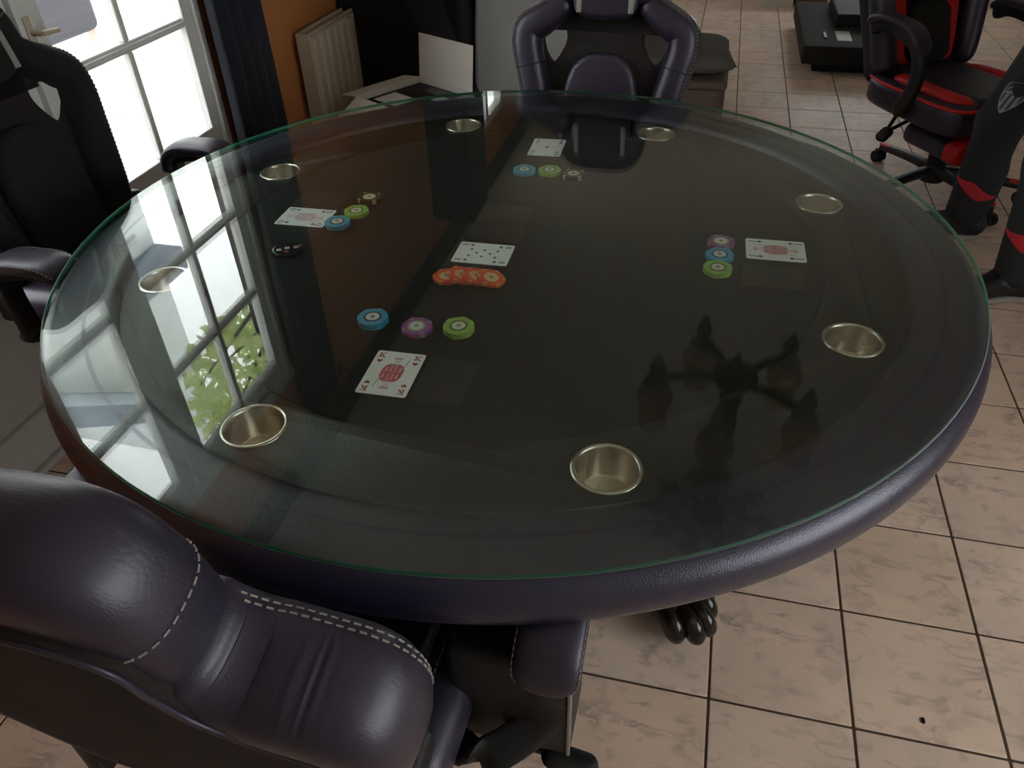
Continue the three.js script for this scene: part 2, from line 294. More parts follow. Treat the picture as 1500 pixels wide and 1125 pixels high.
// ---------------------------------------------------------------- poker table
const FELT = 0.7243, GLASS0 = 0.7482, GLASS1 = 0.7562, RG = 0.956;
{
  const t = thing('poker_table', 'large round black poker table with padded rail, steel cup holders and carved claw feet', 'table');
  const cupAt = k => { const a = (249.861 + 45 * k) * Math.PI / 180; return [0.75 * Math.cos(a), -0.75 * Math.sin(a)]; };
  part('playing_surface', new THREE.CylinderGeometry(0.6715, 0.6715, 0.012, 128).translate(0, FELT - 0.006, 0), M.felt, t);
  const ring = new THREE.Shape(); ring.absarc(0, 0, 0.835, 0, Math.PI * 2);
  const hole = (x, y, r) => { const p = new THREE.Path(); p.absarc(x, y, r, 0, Math.PI * 2, true); return p; };
  ring.holes.push(hole(0, 0, 0.672));
  for (let k = 0; k < 8; k++) { const [x, z] = cupAt(k); ring.holes.push(hole(x, -z, 0.0505)); }
  part('racetrack', extrude(ring, 0.013, 0.0012, 2, 96).rotateX(-Math.PI / 2).translate(0, FELT - 0.0125, 0), M.track, t);
  // padded rail: one closed section turned round the table
  const prof = [];
  const sec = [[0.826, 0.700], [0.826, 0.722], [0.829, 0.733], [0.837, 0.7415], [0.850, 0.7462], [0.868, 0.7479], [0.900, 0.748], [0.925, 0.7465], [0.944, 0.742], [0.959, 0.733], [0.969, 0.720], [0.9745, 0.703], [0.9745, 0.688], [0.970, 0.673], [0.960, 0.661], [0.944, 0.6545], [0.920, 0.653], [0.80, 0.653], [0.80, 0.690]];
  const sc = new THREE.CatmullRomCurve3(sec.map(p => V(p[0], p[1], 0)), true, 'centripetal');
  for (let i = 0; i <= 72; i++) { const p = sc.getPointAt(i / 72); prof.push([p.x, p.y]); }
  const rg = lathe(prof.reverse(), 160); { // creases and grain run round the rail, so uv follows the turn
    const uv = rg.attributes.uv; for (let i = 0; i < uv.count; i++) uv.setXY(i, uv.getX(i) * 5.9, uv.getY(i) * 0.42);
  }
  part('padded_rail', rg, M.railLeather, t, undefined, false);
  part('underside', [cyl(0.80, 0.82, 0.028, 0, 0.630, 0, 96), cyl(0.74, 0.76, 0.03, 0, 0.602, 0, 96)], M.matte, t);
  for (let k = 0; k < 8; k++) {
    const [x, z] = cupAt(k), R = 0.0555;
    const g = lathe([[0, -0.058], [0.038, -0.058], [0.0425, -0.0555], [0.0442, -0.051], [0.0465, -0.004], [0.0475, 0.0005], [0.0495, 0.0024], [0.0525, 0.0026], [0.0548, 0.0014], [R, 0.0000], [R, -0.0012], [0.050, -0.0014], [0.0484, -0.02], [0.0462, -0.056], [0.040, -0.060], [0, -0.060]], 64);
    const uv = g.attributes.uv; for (let i = 0; i < uv.count; i++) uv.setXY(i, uv.getX(i) * 2, uv.getY(i));
    part('cup_holder', g.translate(x, FELT + 0.0006, z), M.steel, t, undefined, false);
  }
  part('pedestal', lathe([[0, 0.16], [0.10, 0.16], [0.115, 0.19], [0.105, 0.225], [0.085, 0.25], [0.075, 0.30], [0.092, 0.38], [0.11, 0.43], [0.10, 0.48], [0.075, 0.52], [0.09, 0.56], [0.16, 0.585], [0.22, 0.60], [0.22, 0.61], [0, 0.61]], 48), M.glossBlack, t);
  for (let k = 0; k < 4; k++) { // cabriole legs ending in a paw with four toes
    const a = 41 * Math.PI / 180 + k * Math.PI / 2, P = (r, y, s = 0) => V(r * Math.cos(a) - s * Math.sin(a), y, r * Math.sin(a) + s * Math.cos(a) );
    const leg = roll([P(0.06, 0.27), P(0.18, 0.30), P(0.30, 0.265), P(0.41, 0.185), P(0.51, 0.105), P(0.60, 0.068), P(0.67, 0.055)], s => [0.046 - 0.016 * Math.sin(Math.PI * Math.min(1, s * 1.15)) + 0.018 * s, 0.055 - 0.022 * Math.sin(Math.PI * Math.min(1, s * 1.1))], { up: V(0, 1, 0), seg: 40, n: 18, cap0: 0.02, cap1: 0.1 });
    const pieces = [leg];
    [-0.047, -0.016, 0.016, 0.047].forEach((s, i) => {
      const o = Math.abs(s) > 0.03 ? -0.028 : 0;
      pieces.push(roll([P(0.60 + o, 0.062, s * 0.62), P(0.65 + o, 0.078, s * 0.95), P(0.685 + o, 0.066, s * 1.05), P(0.705 + o, 0.028, s * 1.08)], q => [0.0235, 0.029], { up: V(0, 1, 0), seg: 16, n: 14, cap0: 0.2, cap1: 0.3 }));
    });
    part('leg', pieces, M.glossBlack, t);
  }
}
{ // sheet of glass on the rail
  const g = thing('glass_top', 'round clear glass sheet with green edge lying over the whole poker table', 'glass sheet', [0, GLASS0, 0]);
  const h = GLASS1 - GLASS0, r = RG - 0.0022;
  part('pane', [new THREE.CircleGeometry(r, 180).rotateX(-Math.PI / 2).translate(0, h, 0), new THREE.CircleGeometry(r, 180).rotateX(Math.PI / 2)], M.tableGlass, g);
  const pts = [[r, h]]; for (let i = 0; i <= 8; i++) { const a = Math.PI / 2 - i / 8 * Math.PI; pts.push([r + 0.0022 * Math.cos(a) , h / 2 + (h / 2 - 0.0001) * Math.sin(a)]); } pts.push([r, 0]);
  part('edge', lathe(pts.reverse(), 180), M.glassEdge, g, 'polished green rim');
}

// ---------------------------------------------------------------- playing cards
function cardFace(kind) {
  const W = 256, Hh = 350, c = document.createElement('canvas'); c.width = W; c.height = Hh; const x = c.getContext('2d');
  x.fillStyle = '#f1eff2'; x.fillRect(0, 0, W, Hh);
  const red = '#a3252f', blk = '#2b2b33';
  const heart = (cx, cy, s, col) => { x.fillStyle = col; x.beginPath(); x.moveTo(cx, cy + s); x.bezierCurveTo(cx - 1.5 * s, cy - 0.1 * s, cx - 0.9 * s, cy - 1.1 * s, cx, cy - 0.35 * s); x.bezierCurveTo(cx + 0.9 * s, cy - 1.1 * s, cx + 1.5 * s, cy - 0.1 * s, cx, cy + s); x.fill(); };
  const spade = (cx, cy, s, col) => { x.fillStyle = col; x.beginPath(); x.moveTo(cx, cy - s); x.bezierCurveTo(cx + 1.5 * s, cy + 0.1 * s, cx + 0.9 * s, cy + 0.9 * s, cx, cy + 0.35 * s); x.bezierCurveTo(cx - 0.9 * s, cy + 0.9 * s, cx - 1.5 * s, cy + 0.1 * s, cx, cy - s); x.fill(); x.fillRect(cx - s * 0.14, cy + 0.2 * s, s * 0.28, s * 0.8); };
  const pip = kind.suit === 'h' ? heart : spade, col = kind.suit === 'h' ? red : blk;
  const corner = () => { x.fillStyle = col; x.font = 'bold 54px serif'; x.textAlign = 'center'; x.textBaseline = 'middle'; x.fillText(kind.t, 34, 38); pip(34, 84, 15, col); };
  for (const [dx, dy, r] of [[0, 0, 0], [W - 68, 0, 0], [68, Hh, Math.PI], [W, Hh, Math.PI]]) { x.save(); x.translate(dx, dy); x.rotate(r); corner(); x.restore(); }
  if (kind.court) { // a double-ended robed figure, drawn as plain patches of colour
    const half = () => {
      x.fillStyle = kind.main; x.beginPath(); x.moveTo(128, 175); x.lineTo(72, 172); x.quadraticCurveTo(70, 120, 100, 104); x.lineTo(152, 104); x.quadraticCurveTo(190, 122, 184, 178); x.fill();
      x.fillStyle = kind.second; for (const [a, b, w, h] of [[88, 130, 12, 36], [112, 116, 9, 52], [134, 112, 9, 56], [158, 128, 12, 38]]) x.fillRect(a, b, w, h);
      x.fillStyle = '#e3d5d0'; x.beginPath(); x.ellipse(128, 86, 17, 22, 0, 0, 7); x.fill();
      x.fillStyle = kind.second; x.fillRect(106, 54, 44, 12); for (let i = 0; i < 4; i++) { x.beginPath(); x.moveTo(106 + i * 11, 54); x.lineTo(111 + i * 11, 42); x.lineTo(117 + i * 11, 54); x.fill(); }
      x.strokeStyle = '#9a9aa2'; x.lineWidth = 5; x.beginPath(); x.moveTo(186, 60); x.lineTo(172, 150); x.stroke();
      x.strokeStyle = '#aaa6b0'; x.lineWidth = 4; x.beginPath(); x.arc(128, 92, 28, 0.4, 2.7); x.stroke();
    };
    half(); x.save(); x.translate(W, Hh); x.rotate(Math.PI); half(); x.restore();
  } else if (kind.t === '8') {
    for (const [a, b] of [[88, 92], [168, 92], [128, 132], [88, 175], [168, 175], [128, 218], [88, 258], [168, 258]]) pip(a, b, 13, '#3d4864');
  } else { x.strokeStyle = '#b9b9c0'; x.lineWidth = 2; x.beginPath(); x.ellipse(128, 175, 44, 44, 0, 0, 7); x.stroke(); pip(128, 175, 20, blk); }
  const t = new THREE.CanvasTexture(c); t.colorSpace = THREE.SRGBColorSpace; return t;
}
const CW = 0.0915, CL = 0.1245;
function cardBack() {
  return texture(256, (u, v) => { const a = Math.abs(Math.sin(u * 18) * Math.sin(v * 25)), e = Math.min(u, 1 - u, v, 1 - v), k = 20 + (e > 0.06 ? 9 * a : 0); return [k, k, k - 1]; });
}
function makeCard(name, face, label, x, z, turn, dy = 0, group) {
  const g = thing(name, label, 'playing card', [x, FELT + dy, z], turn, group);
  const stock = part('stock', extrude(rrect(CW, CL, 0.005), 0.0011, 0.0003, 1, 6).rotateX(-Math.PI / 2).translate(0, 0.0004, 0), face.dark ? M.plastic : M.paper, g);
  const fg = new THREE.ShapeGeometry(rrect(CW - 0.0008, CL - 0.0008, 0.0048), 6), p = fg.attributes.position, uv = fg.attributes.uv;
  for (let i = 0; i < p.count; i++) uv.setXY(i, p.getX(i) / CW + 0.5, p.getY(i) / CL + 0.5);
  part('face', fg.rotateX(-Math.PI / 2).translate(0, 0.0017, 0), new THREE.MeshStandardMaterial({ map: face.map, roughness: 0.5 }), g, undefined, false);
  return g;
}
const deg = Math.PI / 180;
makeCard('playing_card', { map: cardFace({ t: 'K', suit: 'h', court: true, main: '#c8525f', second: '#d9a3a4' }) }, 'face-up red king of hearts nearest the front chair', -0.088, 0.525, 1.5 * deg);
makeCard('playing_card', { map: cardFace({ t: 'Q', suit: 's', court: true, main: '#d9b3bf', second: '#cfc3cc' }) }, 'face-up pale pink court card beside the blue chip near the window', -0.514, -0.017, 91.5 * deg);
makeCard('playing_card', { map: cardFace({ t: '8', suit: 's' }) }, 'face-up eight of spades beside the row of orange chips', -0.044, 0.076, 91 * deg);
makeCard('playing_card', { map: cardFace({ t: 'J', suit: 's', court: true, main: '#c9707c', second: '#d8a8ae' }) }, 'face-up court card with red figure right of the purple, blue and green chips', 0.575, -0.059, 91.5 * deg);
makeCard('playing_card', { map: cardFace({ t: 'A', suit: 's' }) }, 'face-up ace of spades nearest the far chair', -0.031, -0.55, 1.9 * deg);
{
  const back = { map: cardBack(), dark: true };
  for (const [label, x, z, turn, dy] of [
    ['black face-down card lying right of the king of hearts', 0.012, 0.528, 0.5 * deg],
    ['black face-down card behind the pale pink court card', -0.518, -0.112, 91 * deg],
    ['black face-down card farther of the two behind the eight of spades', -0.045, -0.122, 92 * deg],
    ['black face-down card just behind the eight of spades', -0.042, -0.024, 92 * deg],
    ['black face-down card in front of the right court card', 0.569, 0.058, 89.2 * deg],
  ]) makeCard('face_down_card', back, label, x, z, turn, 0, 'black face-down cards');
}

// ---------------------------------------------------------------- chips
const CR = 0.0295, CH = 0.0098;
const chipInlay = new THREE.MeshStandardMaterial({ color: 0xe6e2dc, roughness: 0.5 });
const chipMark = std(0x8f8d8c, 0.6);
function makeChip(look, label, x, z, { lift = 0, tilt = 0, turn = 0, h = CH, group } = {}) {
  const t = thing(look.name, label, 'poker chip', [x, FELT + lift, z], 0, group);
  t.rotation.set(0, turn, -tilt);
  const body = std(new THREE.Color(look.body), 0.45), b = [[0, 0], [CR - 0.0012, 0], [CR, 0.0012], [CR, h - 0.0012], [CR - 0.0012, h], [CR * 0.60, h], [CR * 0.58, h - 0.0008], [0, h - 0.0008]];
  part('body', lathe(b, 48), body, t);
  if (look.ring) part('ring', lathe([[CR * look.ringFrom, h - 0.001], [CR * look.ringFrom, h + 0.0002], [CR * 0.57, h + 0.0002], [CR * 0.57, h - 0.001]].reverse(), 48), std(new THREE.Color(look.ring), 0.5), t);
  part('inlay', [new THREE.CylinderGeometry(CR * look.inlay, CR * look.inlay, 0.0009, 40).translate(0, h - 0.0003, 0)], look.inlayColor ? std(new THREE.Color(look.inlayColor), 0.5) : chipInlay, t);
  part('mark', [new THREE.TorusGeometry(CR * 0.13, CR * 0.035, 6, 20).rotateX(Math.PI / 2).translate(0, h + 0.0002, 0), extrude(poly([[0, 0.002], [0.0016, 0], [0, -0.002], [-0.0016, 0]]), 0.0005, 0, 1).rotateX(-Math.PI / 2).translate(0, h, 0)], chipMark, t);
  const s = new THREE.Shape(); s.absarc(0, 0, CR + 0.0003, -0.17, 0.17); s.absarc(0, 0, CR * 0.80, 0.17, -0.17, true);
  for (let k = 0; k < look.spots; k++) part('edge_spot', extrude(s, h + 0.0005, 0.0004, 1, 5).rotateX(-Math.PI / 2).rotateY(k / look.spots * Math.PI * 2 + 0.3).translate(0, -0.0001, 0), std(new THREE.Color(look.spot), 0.5), t);
  return t;
}
const blue = { name: 'blue_chip', body: '#3f9fca', spot: '#4fa9cf', spots: 6, inlay: 0.44, ring: '#23465c', ringFrom: 0.46 };
const green = { name: 'green_chip', body: '#93b955', spot: '#a3c46a', spots: 6, inlay: 0.44, ring: '#4c5638', ringFrom: 0.46 };
const purple = { name: 'purple_chip', body: '#9a4f97', spot: '#a994a0', spots: 4, inlay: 0.40, ring: '#a9c299', ringFrom: 0.40 };
const orange = { name: 'orange_chip', body: '#e2563f', spot: '#f0a050', spots: 6, inlay: 0.50, inlayColor: '#e0c79a', ring: '#ee9a55', ringFrom: 0.50 };
const cream = { name: 'black_chip', body: '#12100f', spot: '#c9b88f', spots: 4, inlay: 0.5, inlayColor: '#d8cba6', ring: '#8d8163', ringFrom: 0.5 };
makeChip(blue, 'blue chip left of the purple chip behind the king of hearts', -0.181, 0.378, { h: 0.0135 });
makeChip(purple, 'purple chip between the blue and green chips behind the king of hearts', -0.089, 0.386, { turn: 0.4 });
makeChip(green, 'green chip right of the purple chip behind the king of hearts', -0.010, 0.373, { h: 0.0125, turn: 0.2 });
makeChip(green, 'green chip between a blue and a black chip near the window', -0.399, -0.059, { turn: 0.9 });
makeChip(blue, 'blue chip touching the corner of the pale pink court card', -0.4195, 0.007, { h: 0.0115 });
makeChip(cream, 'black chip with cream centre and edge spots beyond the green chip near the window', -0.397, -0.137, { turn: 0.5 });
[[-0.091, 0.191, 'leftmost and lowest of the four fanned orange chips'], [-0.059, 0.191, 'second from left of the four fanned orange chips'], [-0.028, 0.190, 'third from left of the four fanned orange chips'], [0.004, 0.191, 'rightmost and uppermost of the four fanned orange chips']].forEach(([x, z, l], k) => {
  const h = 0.0072, tilt = k ? 13 * deg : 0;
  makeChip(orange, l, x, z, { h, tilt, lift: k ? CR * Math.sin(tilt) + 0.0004 : 0, group: 'fanned orange chips' });
});
makeChip(blue, 'blue chip in front of the ace of spades', -0.055, -0.372, { turn: 0.3 });
makeChip(green, 'green chip in front of the ace of spades', 0.011, -0.380, { turn: 0.7 });
makeChip(cream, 'black chip with cream spots rightmost of the three before the ace', 0.077, -0.367, { turn: 0.45 });
makeChip(purple, 'purple chip farthest of the three left of the right court card', 0.459, -0.064, { turn: 0.2 });
makeChip(blue, 'blue chip middle of the three left of the right court card', 0.458, -0.004, { turn: 0.6 });
makeChip(green, 'green chip nearest of the three left of the right court card', 0.456, 0.056, { turn: 0.1, h: 0.0115 });
{ // dealer's black disc with dice on it
  const t = thing('dealer_button', 'black glossy disc with white and red dice marks near the pale pink court card', 'dealer button', [-0.477, FELT, 0.151]);
  part('body', lathe([[0, 0], [0.031, 0], [0.0335, 0.002], [0.0335, 0.008], [0.031, 0.010], [0.028, 0.0095], [0, 0.0092]], 48), M.glossBlack, t);
  const wh = std(0xb9a8a4, 0.5), rd = std(0x9a2a33, 0.5);
  for (const [x, z, a, m] of [[0, -0.001, 0.3, wh], [-0.014, 0.011, 0.4, wh], [0.018, -0.009, 0.2, wh], [0.0225, -0.016, 0.6, rd], [0.006, 0.015, 0.1, rd]]) part('die_mark', rbox(-0.0055, 0.0055, 0, 0.0018, -0.0045, 0.0045, 0.0008, 2).rotateY(a).translate(x, 0.009, z), m, t);
}

// ---------------------------------------------------------------- chairs
function caster(parent, x, z, m) {
  const c = part('caster', [new THREE.CylinderGeometry(0.027, 0.027, 0.018, 20).rotateZ(Math.PI / 2).translate(x - 0.015, 0.0275, z), new THREE.CylinderGeometry(0.027, 0.027, 0.018, 20).rotateZ(Math.PI / 2).translate(x + 0.015, 0.0275, z), rbox(x - 0.016, x + 0.016, 0.03, 0.062, z - 0.02, z + 0.012, 0.008), cyl(0.006, 0.006, 0.03, x, 0.055, z, 10)], M.plastic, parent);
  return c;
}
function starBase(t, turn, capMat, r = 0.30, angles) {
  const base = part('base_hub', [cyl(0.05, 0.042, 0.075, 0, 0.055, 0, 28)], M.plastic, t);
  for (let k = 0; k < 5; k++) {
    const a = angles ? angles[k] : turn + k * Math.PI * 0.4, c = Math.cos(a), s = Math.sin(a);
    part('base_leg', [roll([V(0.03 * c, 0.105, 0.03 * s), V(0.16 * c, 0.100, 0.16 * s), V(r * c, 0.078, r * s)], q => [0.026 - 0.006 * q, 0.020 - 0.004 * q], { up: V(0, 1, 0), seg: 10, n: 14, cap0: 0.02, cap1: 0.08, power: 3.2 })], M.plastic, t);
    if (capMat) part('end_cap', [roll([V((r - 0.075) * c, 0.096, (r - 0.075) * s), V(r * c, 0.090, r * s)], () => [0.019, 0.008], { up: V(0, 1, 0), seg: 6, n: 12, cap0: 0.12, cap1: 0.12, power: 3 })], capMat, t);
    caster(t, r * c, r * s, M.plastic);
  }
  return base;
}
// black racing-style office chair; x right, y up, seat facing +z, origin on the floor under the seat
function blackChair(label, pos, turn, { lift = 0, tilt = 12.5, armX = 0.345, armShift = 0, armScale = 1, flat = false, deep = 0.060, plate = false, pad = M.leather, reach = 0.40, group } = {}) {
  const t = thing('gaming_chair', label, 'chair', pos, turn, group);
  const th = tilt * deg, piv = V(0, 0.46 + lift, -0.215), U = V(0, Math.cos(th), -Math.sin(th)), N = V(0, Math.sin(th), Math.cos(th));
  const B = (x, y, d = 0) => piv.clone().addScaledVector(U, (y - 0.46) / Math.cos(12.5 * deg)).addScaledVector(N, d).add(V(x, 0, 0));
  const lean = g => { g.scale(1, 1 / Math.cos(12.5 * deg), 1); g.translate(0, -0.46 / Math.cos(12.5 * deg), 0); g.rotateX(-th); g.translate(piv.x, piv.y, piv.z); g.computeVertexNormals(); return toCreasedNormals(g, 0.7); };
  const mir = pts => [...pts, ...pts.slice().reverse().filter(p => p[0] > 0.001).map(p => [-p[0], p[1]])];
  // back shell: fabric panel with two openings
  const outline = flat ? mir([[0.0, 0.485], [0.17, 0.49], [0.215, 0.56], [0.245, 0.66], [0.266, 0.74], [0.276, 0.785], [0.262, 0.812], [0.22, 0.83], [0.165, 0.85], [0.125, 0.885], [0.105, 0.94], [0.095, 1.0], [0.05, 1.025], [0.0, 1.028]]) : mir([[0.0, 0.485], [0.17, 0.49], [0.215, 0.56], [0.245, 0.66], [0.268, 0.76], [0.282, 0.83], [0.278, 0.87], [0.245, 0.895], [0.19, 0.925], [0.145, 0.965], [0.130, 1.02], [0.118, 1.05], [0.085, 1.078], [0.0, 1.086]]);
  const lens = s => { const p = new THREE.Path(); const pts = [[0.128, 0.85], [0.142, 0.895], [0.172, 0.915], [0.206, 0.885], [0.210, 0.845], [0.196, 0.80], [0.172, 0.775], [0.142, 0.81]].map(q => flat ? [q[0] + 0.01, q[1] - 0.075] : q).map(q => [q[0] * s, q[1]]); new THREE.CatmullRomCurve3(pts.map(q => V(q[0], q[1], 0)), true).getPoints(36).slice(0, -1).forEach((q, i) => i ? p.lineTo(q.x, q.y) : p.moveTo(q.x, q.y)); p.closePath(); return p; };
  const shell = splineShape(outline); if (!flat) shell.holes.push(lens(1), lens(-1));
  const back = part('back_shell', [lean(extrude(shell, 0.035, 0.010, 3, 8).translate(0, 0, flat ? -0.07 : -0.05))], M.fabric, t);
  part('piping', [roll(outline.map(p => B(p[0] * 0.985, 0.485 + (p[1] - 0.485) * 0.99, flat ? -0.068 : -0.048)), () => [0.0035, 0.0035], { closed: true, seg: 150, n: 8, up: N })], M.leather, back);
  // leather rolls down the sides
  for (const s of [1, -1]) {
    const line = flat ? [[0.165, 0.475], [0.195, 0.56], [0.222, 0.66], [0.244, 0.74], [0.256, 0.79], [0.246, 0.826], [0.20, 0.842], [0.145, 0.854], [0.104, 0.886], [0.088, 0.935]] : [[0.165, 0.475], [0.195, 0.56], [0.222, 0.66], [0.244, 0.75], [0.262, 0.83], [0.256, 0.872], [0.214, 0.902], [0.165, 0.935], [0.120, 0.972]];
    const g = roll(line.map(p => B(p[0] * s, p[1], 0.0)), q => [0.053 + (flat ? 0.0009 * Math.sin(q * 300) * Math.exp(-(((q - 0.715) / 0.035) ** 2)) : 0) - 0.012 * Math.max(0, q - 0.78) / 0.22 - 0.008 * Math.max(0, 0.2 - q) / 0.2, deep - 0.010 * Math.max(0, q - 0.8) / 0.2], { up: N, seg: flat ? 220 : 64, n: 28, cap0: 0.05, cap1: 0.05, power: 2.5 });
    const bol = part('side_bolster', [g], pad, t);
    const st = [];
    for (const off of [0.62, 0.80]) { const pts = []; for (let i = 0; i <= 40; i++) { const q = 0.03 + 0.935 * i / 40; pts.push(g.surf(q, s > 0 ? Math.PI - off - 0.0 : off, 0.0006)); } st.push(...stitches(pts)); }
    part('stitching', st, M.thread, bol, 'pale grey double stitching');
    const seam = []; for (let i = 0; i <= 14; i++) seam.push(g.surf(0.52, i / 14 * Math.PI, 0.0008));
    part('seam', [roll(seam, () => [0.0016, 0.0016], { seg: 20, n: 6 })], M.matte, bol);
  }
  // leather hood over the head end
  const hood = roll((flat ? [[0.064, 0.90], [0.066, 0.95], [0.062, 1.00], [0.045, 1.035], [0.0, 1.042], [-0.045, 1.035], [-0.062, 1.00], [-0.066, 0.95], [-0.064, 0.90]] : [[0.122, 0.945], [0.124, 0.99], [0.116, 1.04], [0.085, 1.075], [0.0, 1.082], [-0.085, 1.075], [-0.116, 1.04], [-0.124, 0.99], [-0.122, 0.945]]).map(p => B(p[0], p[1], 0)), q => [flat ? 0.062 : 0.036, flat ? deep - 0.009 : deep], { up: N, seg: 72, n: 28, cap0: 0.05, cap1: 0.05, power: 2.7 });
  const hd = part('head_hood', [hood], pad, t);
  for (const q of flat ? [0.235, 0.765] : [0.205, 0.795]) { const pts = []; for (let i = 0; i <= 30; i++) pts.push(hood.surf(q, Math.PI * 2 * (0.02 + i / 30 * 0.96), 0.0006)); part('stitching', stitches(pts), M.thread, hd, 'pale grey stitching'); }
  // front of the back: centre panel, headrest and lumbar cushions
  const c = flat ? mir([[0.0, 0.49], [0.15, 0.49], [0.18, 0.60], [0.205, 0.72], [0.226, 0.79], [0.226, 0.82], [0.15, 0.84], [0.10, 0.88], [0.085, 0.95], [0.08, 1.03], [0.0, 1.05]]) : mir([[0.0, 0.49], [0.15, 0.49], [0.18, 0.60], [0.205, 0.75], [0.226, 0.83], [0.226, 0.88], [0.17, 0.92], [0.13, 0.97], [0.12, 1.03], [0.09, 1.06], [0.0, 1.065]]);
  const front = splineShape(c); front.holes.push(lens(1), lens(-1));
  part('front_panel', [lean(extrude(front, 0.022, 0.008, 3, 8).translate(0, 0, -0.02))], M.fabric, t);
  const hr = splineShape(mir([[0.0, 0.905], ...(flat ? [[0.06, 0.908], [0.075, 0.93], [0.075, 1.02], [0.06, 1.05]] : [[0.08, 0.915], [0.102, 0.935], [0.106, 1.02], [0.088, 1.05]]), [0.0, 1.056]]));
  const hp = part('headrest_cushion', [lean(extrude(hr, 0.06, 0.025, 5, 12).translate(0, 0, 0.0))], pad, t);
  for (const s of [-1, 1]) part('strap', [lean(rbox(s * (flat ? 0.055 : 0.084) - 0.009, s * (flat ? 0.055 : 0.084) + 0.009, 0.925, 1.04, 0.052, 0.063, 0.003))], M.thread, hp, 'grey strip');
  const lc = splineShape(mir([[0.0, 0.50], [0.12, 0.50], [0.125, 0.62], [0.122, 0.70], [0.10, 0.765], [0.06, 0.80], [0.0, 0.81]]));
  part('lumbar_cushion', [lean(extrude(lc, 0.045, 0.02, 5, 12).translate(0, 0, 0.0))], pad, t);
  // seat
  const y0 = 0.40 + lift;
  part('seat', [rbox(-0.20, 0.20, y0 + 0.01, y0 + 0.105, -0.24, 0.29, 0.045, 5), rbox(-0.25, 0.25, y0, y0 + 0.045, -0.25, 0.26, 0.02, 3)], M.leather, t);
  for (const s of [1, -1]) {
    const g = roll([V(s * 0.225, y0 + 0.062, -0.24), V(s * 0.232, y0 + 0.070, 0.0), V(s * 0.225, y0 + 0.066, 0.2), V(s * 0.19, y0 + 0.055, 0.275)], () => [0.052, 0.050], { up: V(0, 1, 0), seg: 32, n: 22, cap0: 0.08, cap1: 0.12, power: 2.4 });
    const b = part('seat_bolster', [g], M.leather, t), st = [];
    for (const a of [1.15, 1.5]) { const pts = []; for (let i = 0; i <= 24; i++) pts.push(g.surf(0.05 + 0.85 * i / 24, a, 0.0006)); st.push(...stitches(pts)); }
    part('stitching', st, M.thread, b, 'pale grey double stitching');
    // recliner cover where the back meets the seat
    part('hinge_cover', [rbox(s > 0 ? 0.222 : -0.258, s > 0 ? 0.258 : -0.222, y0 - 0.005, y0 + 0.15, -0.29, -0.17, 0.016, 3)], M.plastic, t);
  }
  // padded arms on looped frames
  for (const s of [1, -1]) {
    const A = armShift, K = armScale, X = s * armX, ya = 0.645 + lift, arm = part('arm_frame', [
      roll([V(s * 0.245, y0 + 0.01, -0.12), V(s * 0.31, y0 + 0.02, -0.14), V(X, y0 + 0.07, -0.155 * K + A), V(X, ya - 0.09, -0.165 * K + A), V(X, ya - 0.035, -0.14 * K + A), V(X, ya - 0.022, -0.06 * K + A), V(X, ya - 0.022, 0.08 * K + A), V(X, ya - 0.045, 0.155 * K + A), V(X, ya - 0.12, 0.165 * K + A), V(X, y0 + 0.05, 0.12 * K + A), V(s * 0.31, y0 + 0.015, 0.11), V(s * 0.24, y0 + 0.01, 0.10)], () => [0.011, 0.028], { up: V(1, 0, 0), seg: 90, n: 14, cap0: 0.01, cap1: 0.01, power: 4 })], M.plastic, t);
    const apad = roll([V(X, ya - 0.075, -0.185 * K + A), V(X, ya - 0.022, -0.165 * K + A), V(X, ya + 0.002, -0.10 * K + A), V(X, ya + 0.006, 0.0 * K + A), V(X, ya + 0.002, 0.10 * K + A), V(X, ya - 0.022, 0.165 * K + A)], () => [0.048, 0.020], { up: V(0, 1, 0.001), seg: 40, n: 26, cap0: 0.10, cap1: 0.10, power: 2.8 });
    if (plate) void part('arm_plate', [rbox(Math.min(s * 0.25, X + s * 0.035), Math.max(s * 0.25, X + s * 0.035), y0 - 0.02, ya - 0.045, -0.17 * K + A, -0.05 * K + A, 0.012, 3)], M.plastic, arm), part('edge_strip', [rbox(X + s * 0.033 - 0.003, X + s * 0.033 + 0.003, y0 - 0.01, ya - 0.06, -0.172 * K + A - 0.002, -0.172 * K + A + 0.004, 0.002, 2)], M.thread, arm, 'pale edge strip');
    const pm = part('arm_pad', [apad], M.leather, arm), st = [];
    for (const a of [0.42, Math.PI - 0.42]) { const pts = []; for (let i = 0; i <= 30; i++) pts.push(apad.surf(0.05 + 0.9 * i / 30, a, 0.0006)); st.push(...stitches(pts, 0.0011, 0.006, 0.004)); }
    part('arm_stitching', st, M.thread, arm, 'pale grey stitching');
  }
  part('tilt_mechanism', [rbox(-0.11, 0.11, y0 - 0.05, y0 + 0.005, -0.14, 0.13, 0.012, 2)], M.plastic, t);
  const lv = part('lever', [roll([V(-0.09, y0 - 0.03, -0.03), V(-reach * 0.7, y0 - 0.035, -0.07), V(-reach, y0 - 0.045, -0.085)], () => [0.006, 0.006], { seg: 14, n: 10 })], M.plastic, t);
  part('knob', [roll([V(-reach + 0.015, y0 - 0.044, -0.083), V(-reach - 0.075, y0 - 0.052, -0.09)], () => [0.022, 0.012], { up: V(0, 1, 0), seg: 12, n: 14, cap0: 0.2, cap1: 0.2 })], M.plastic, lv);
  part('gas_lift', [cyl(0.026, 0.026, y0 - 0.22, 0, 0.17, 0, 20), cyl(0.034, 0.034, 0.09, 0, 0.10, 0, 20)], M.plastic, t);
  starBase(t, 0.3, null);
  return t;
}
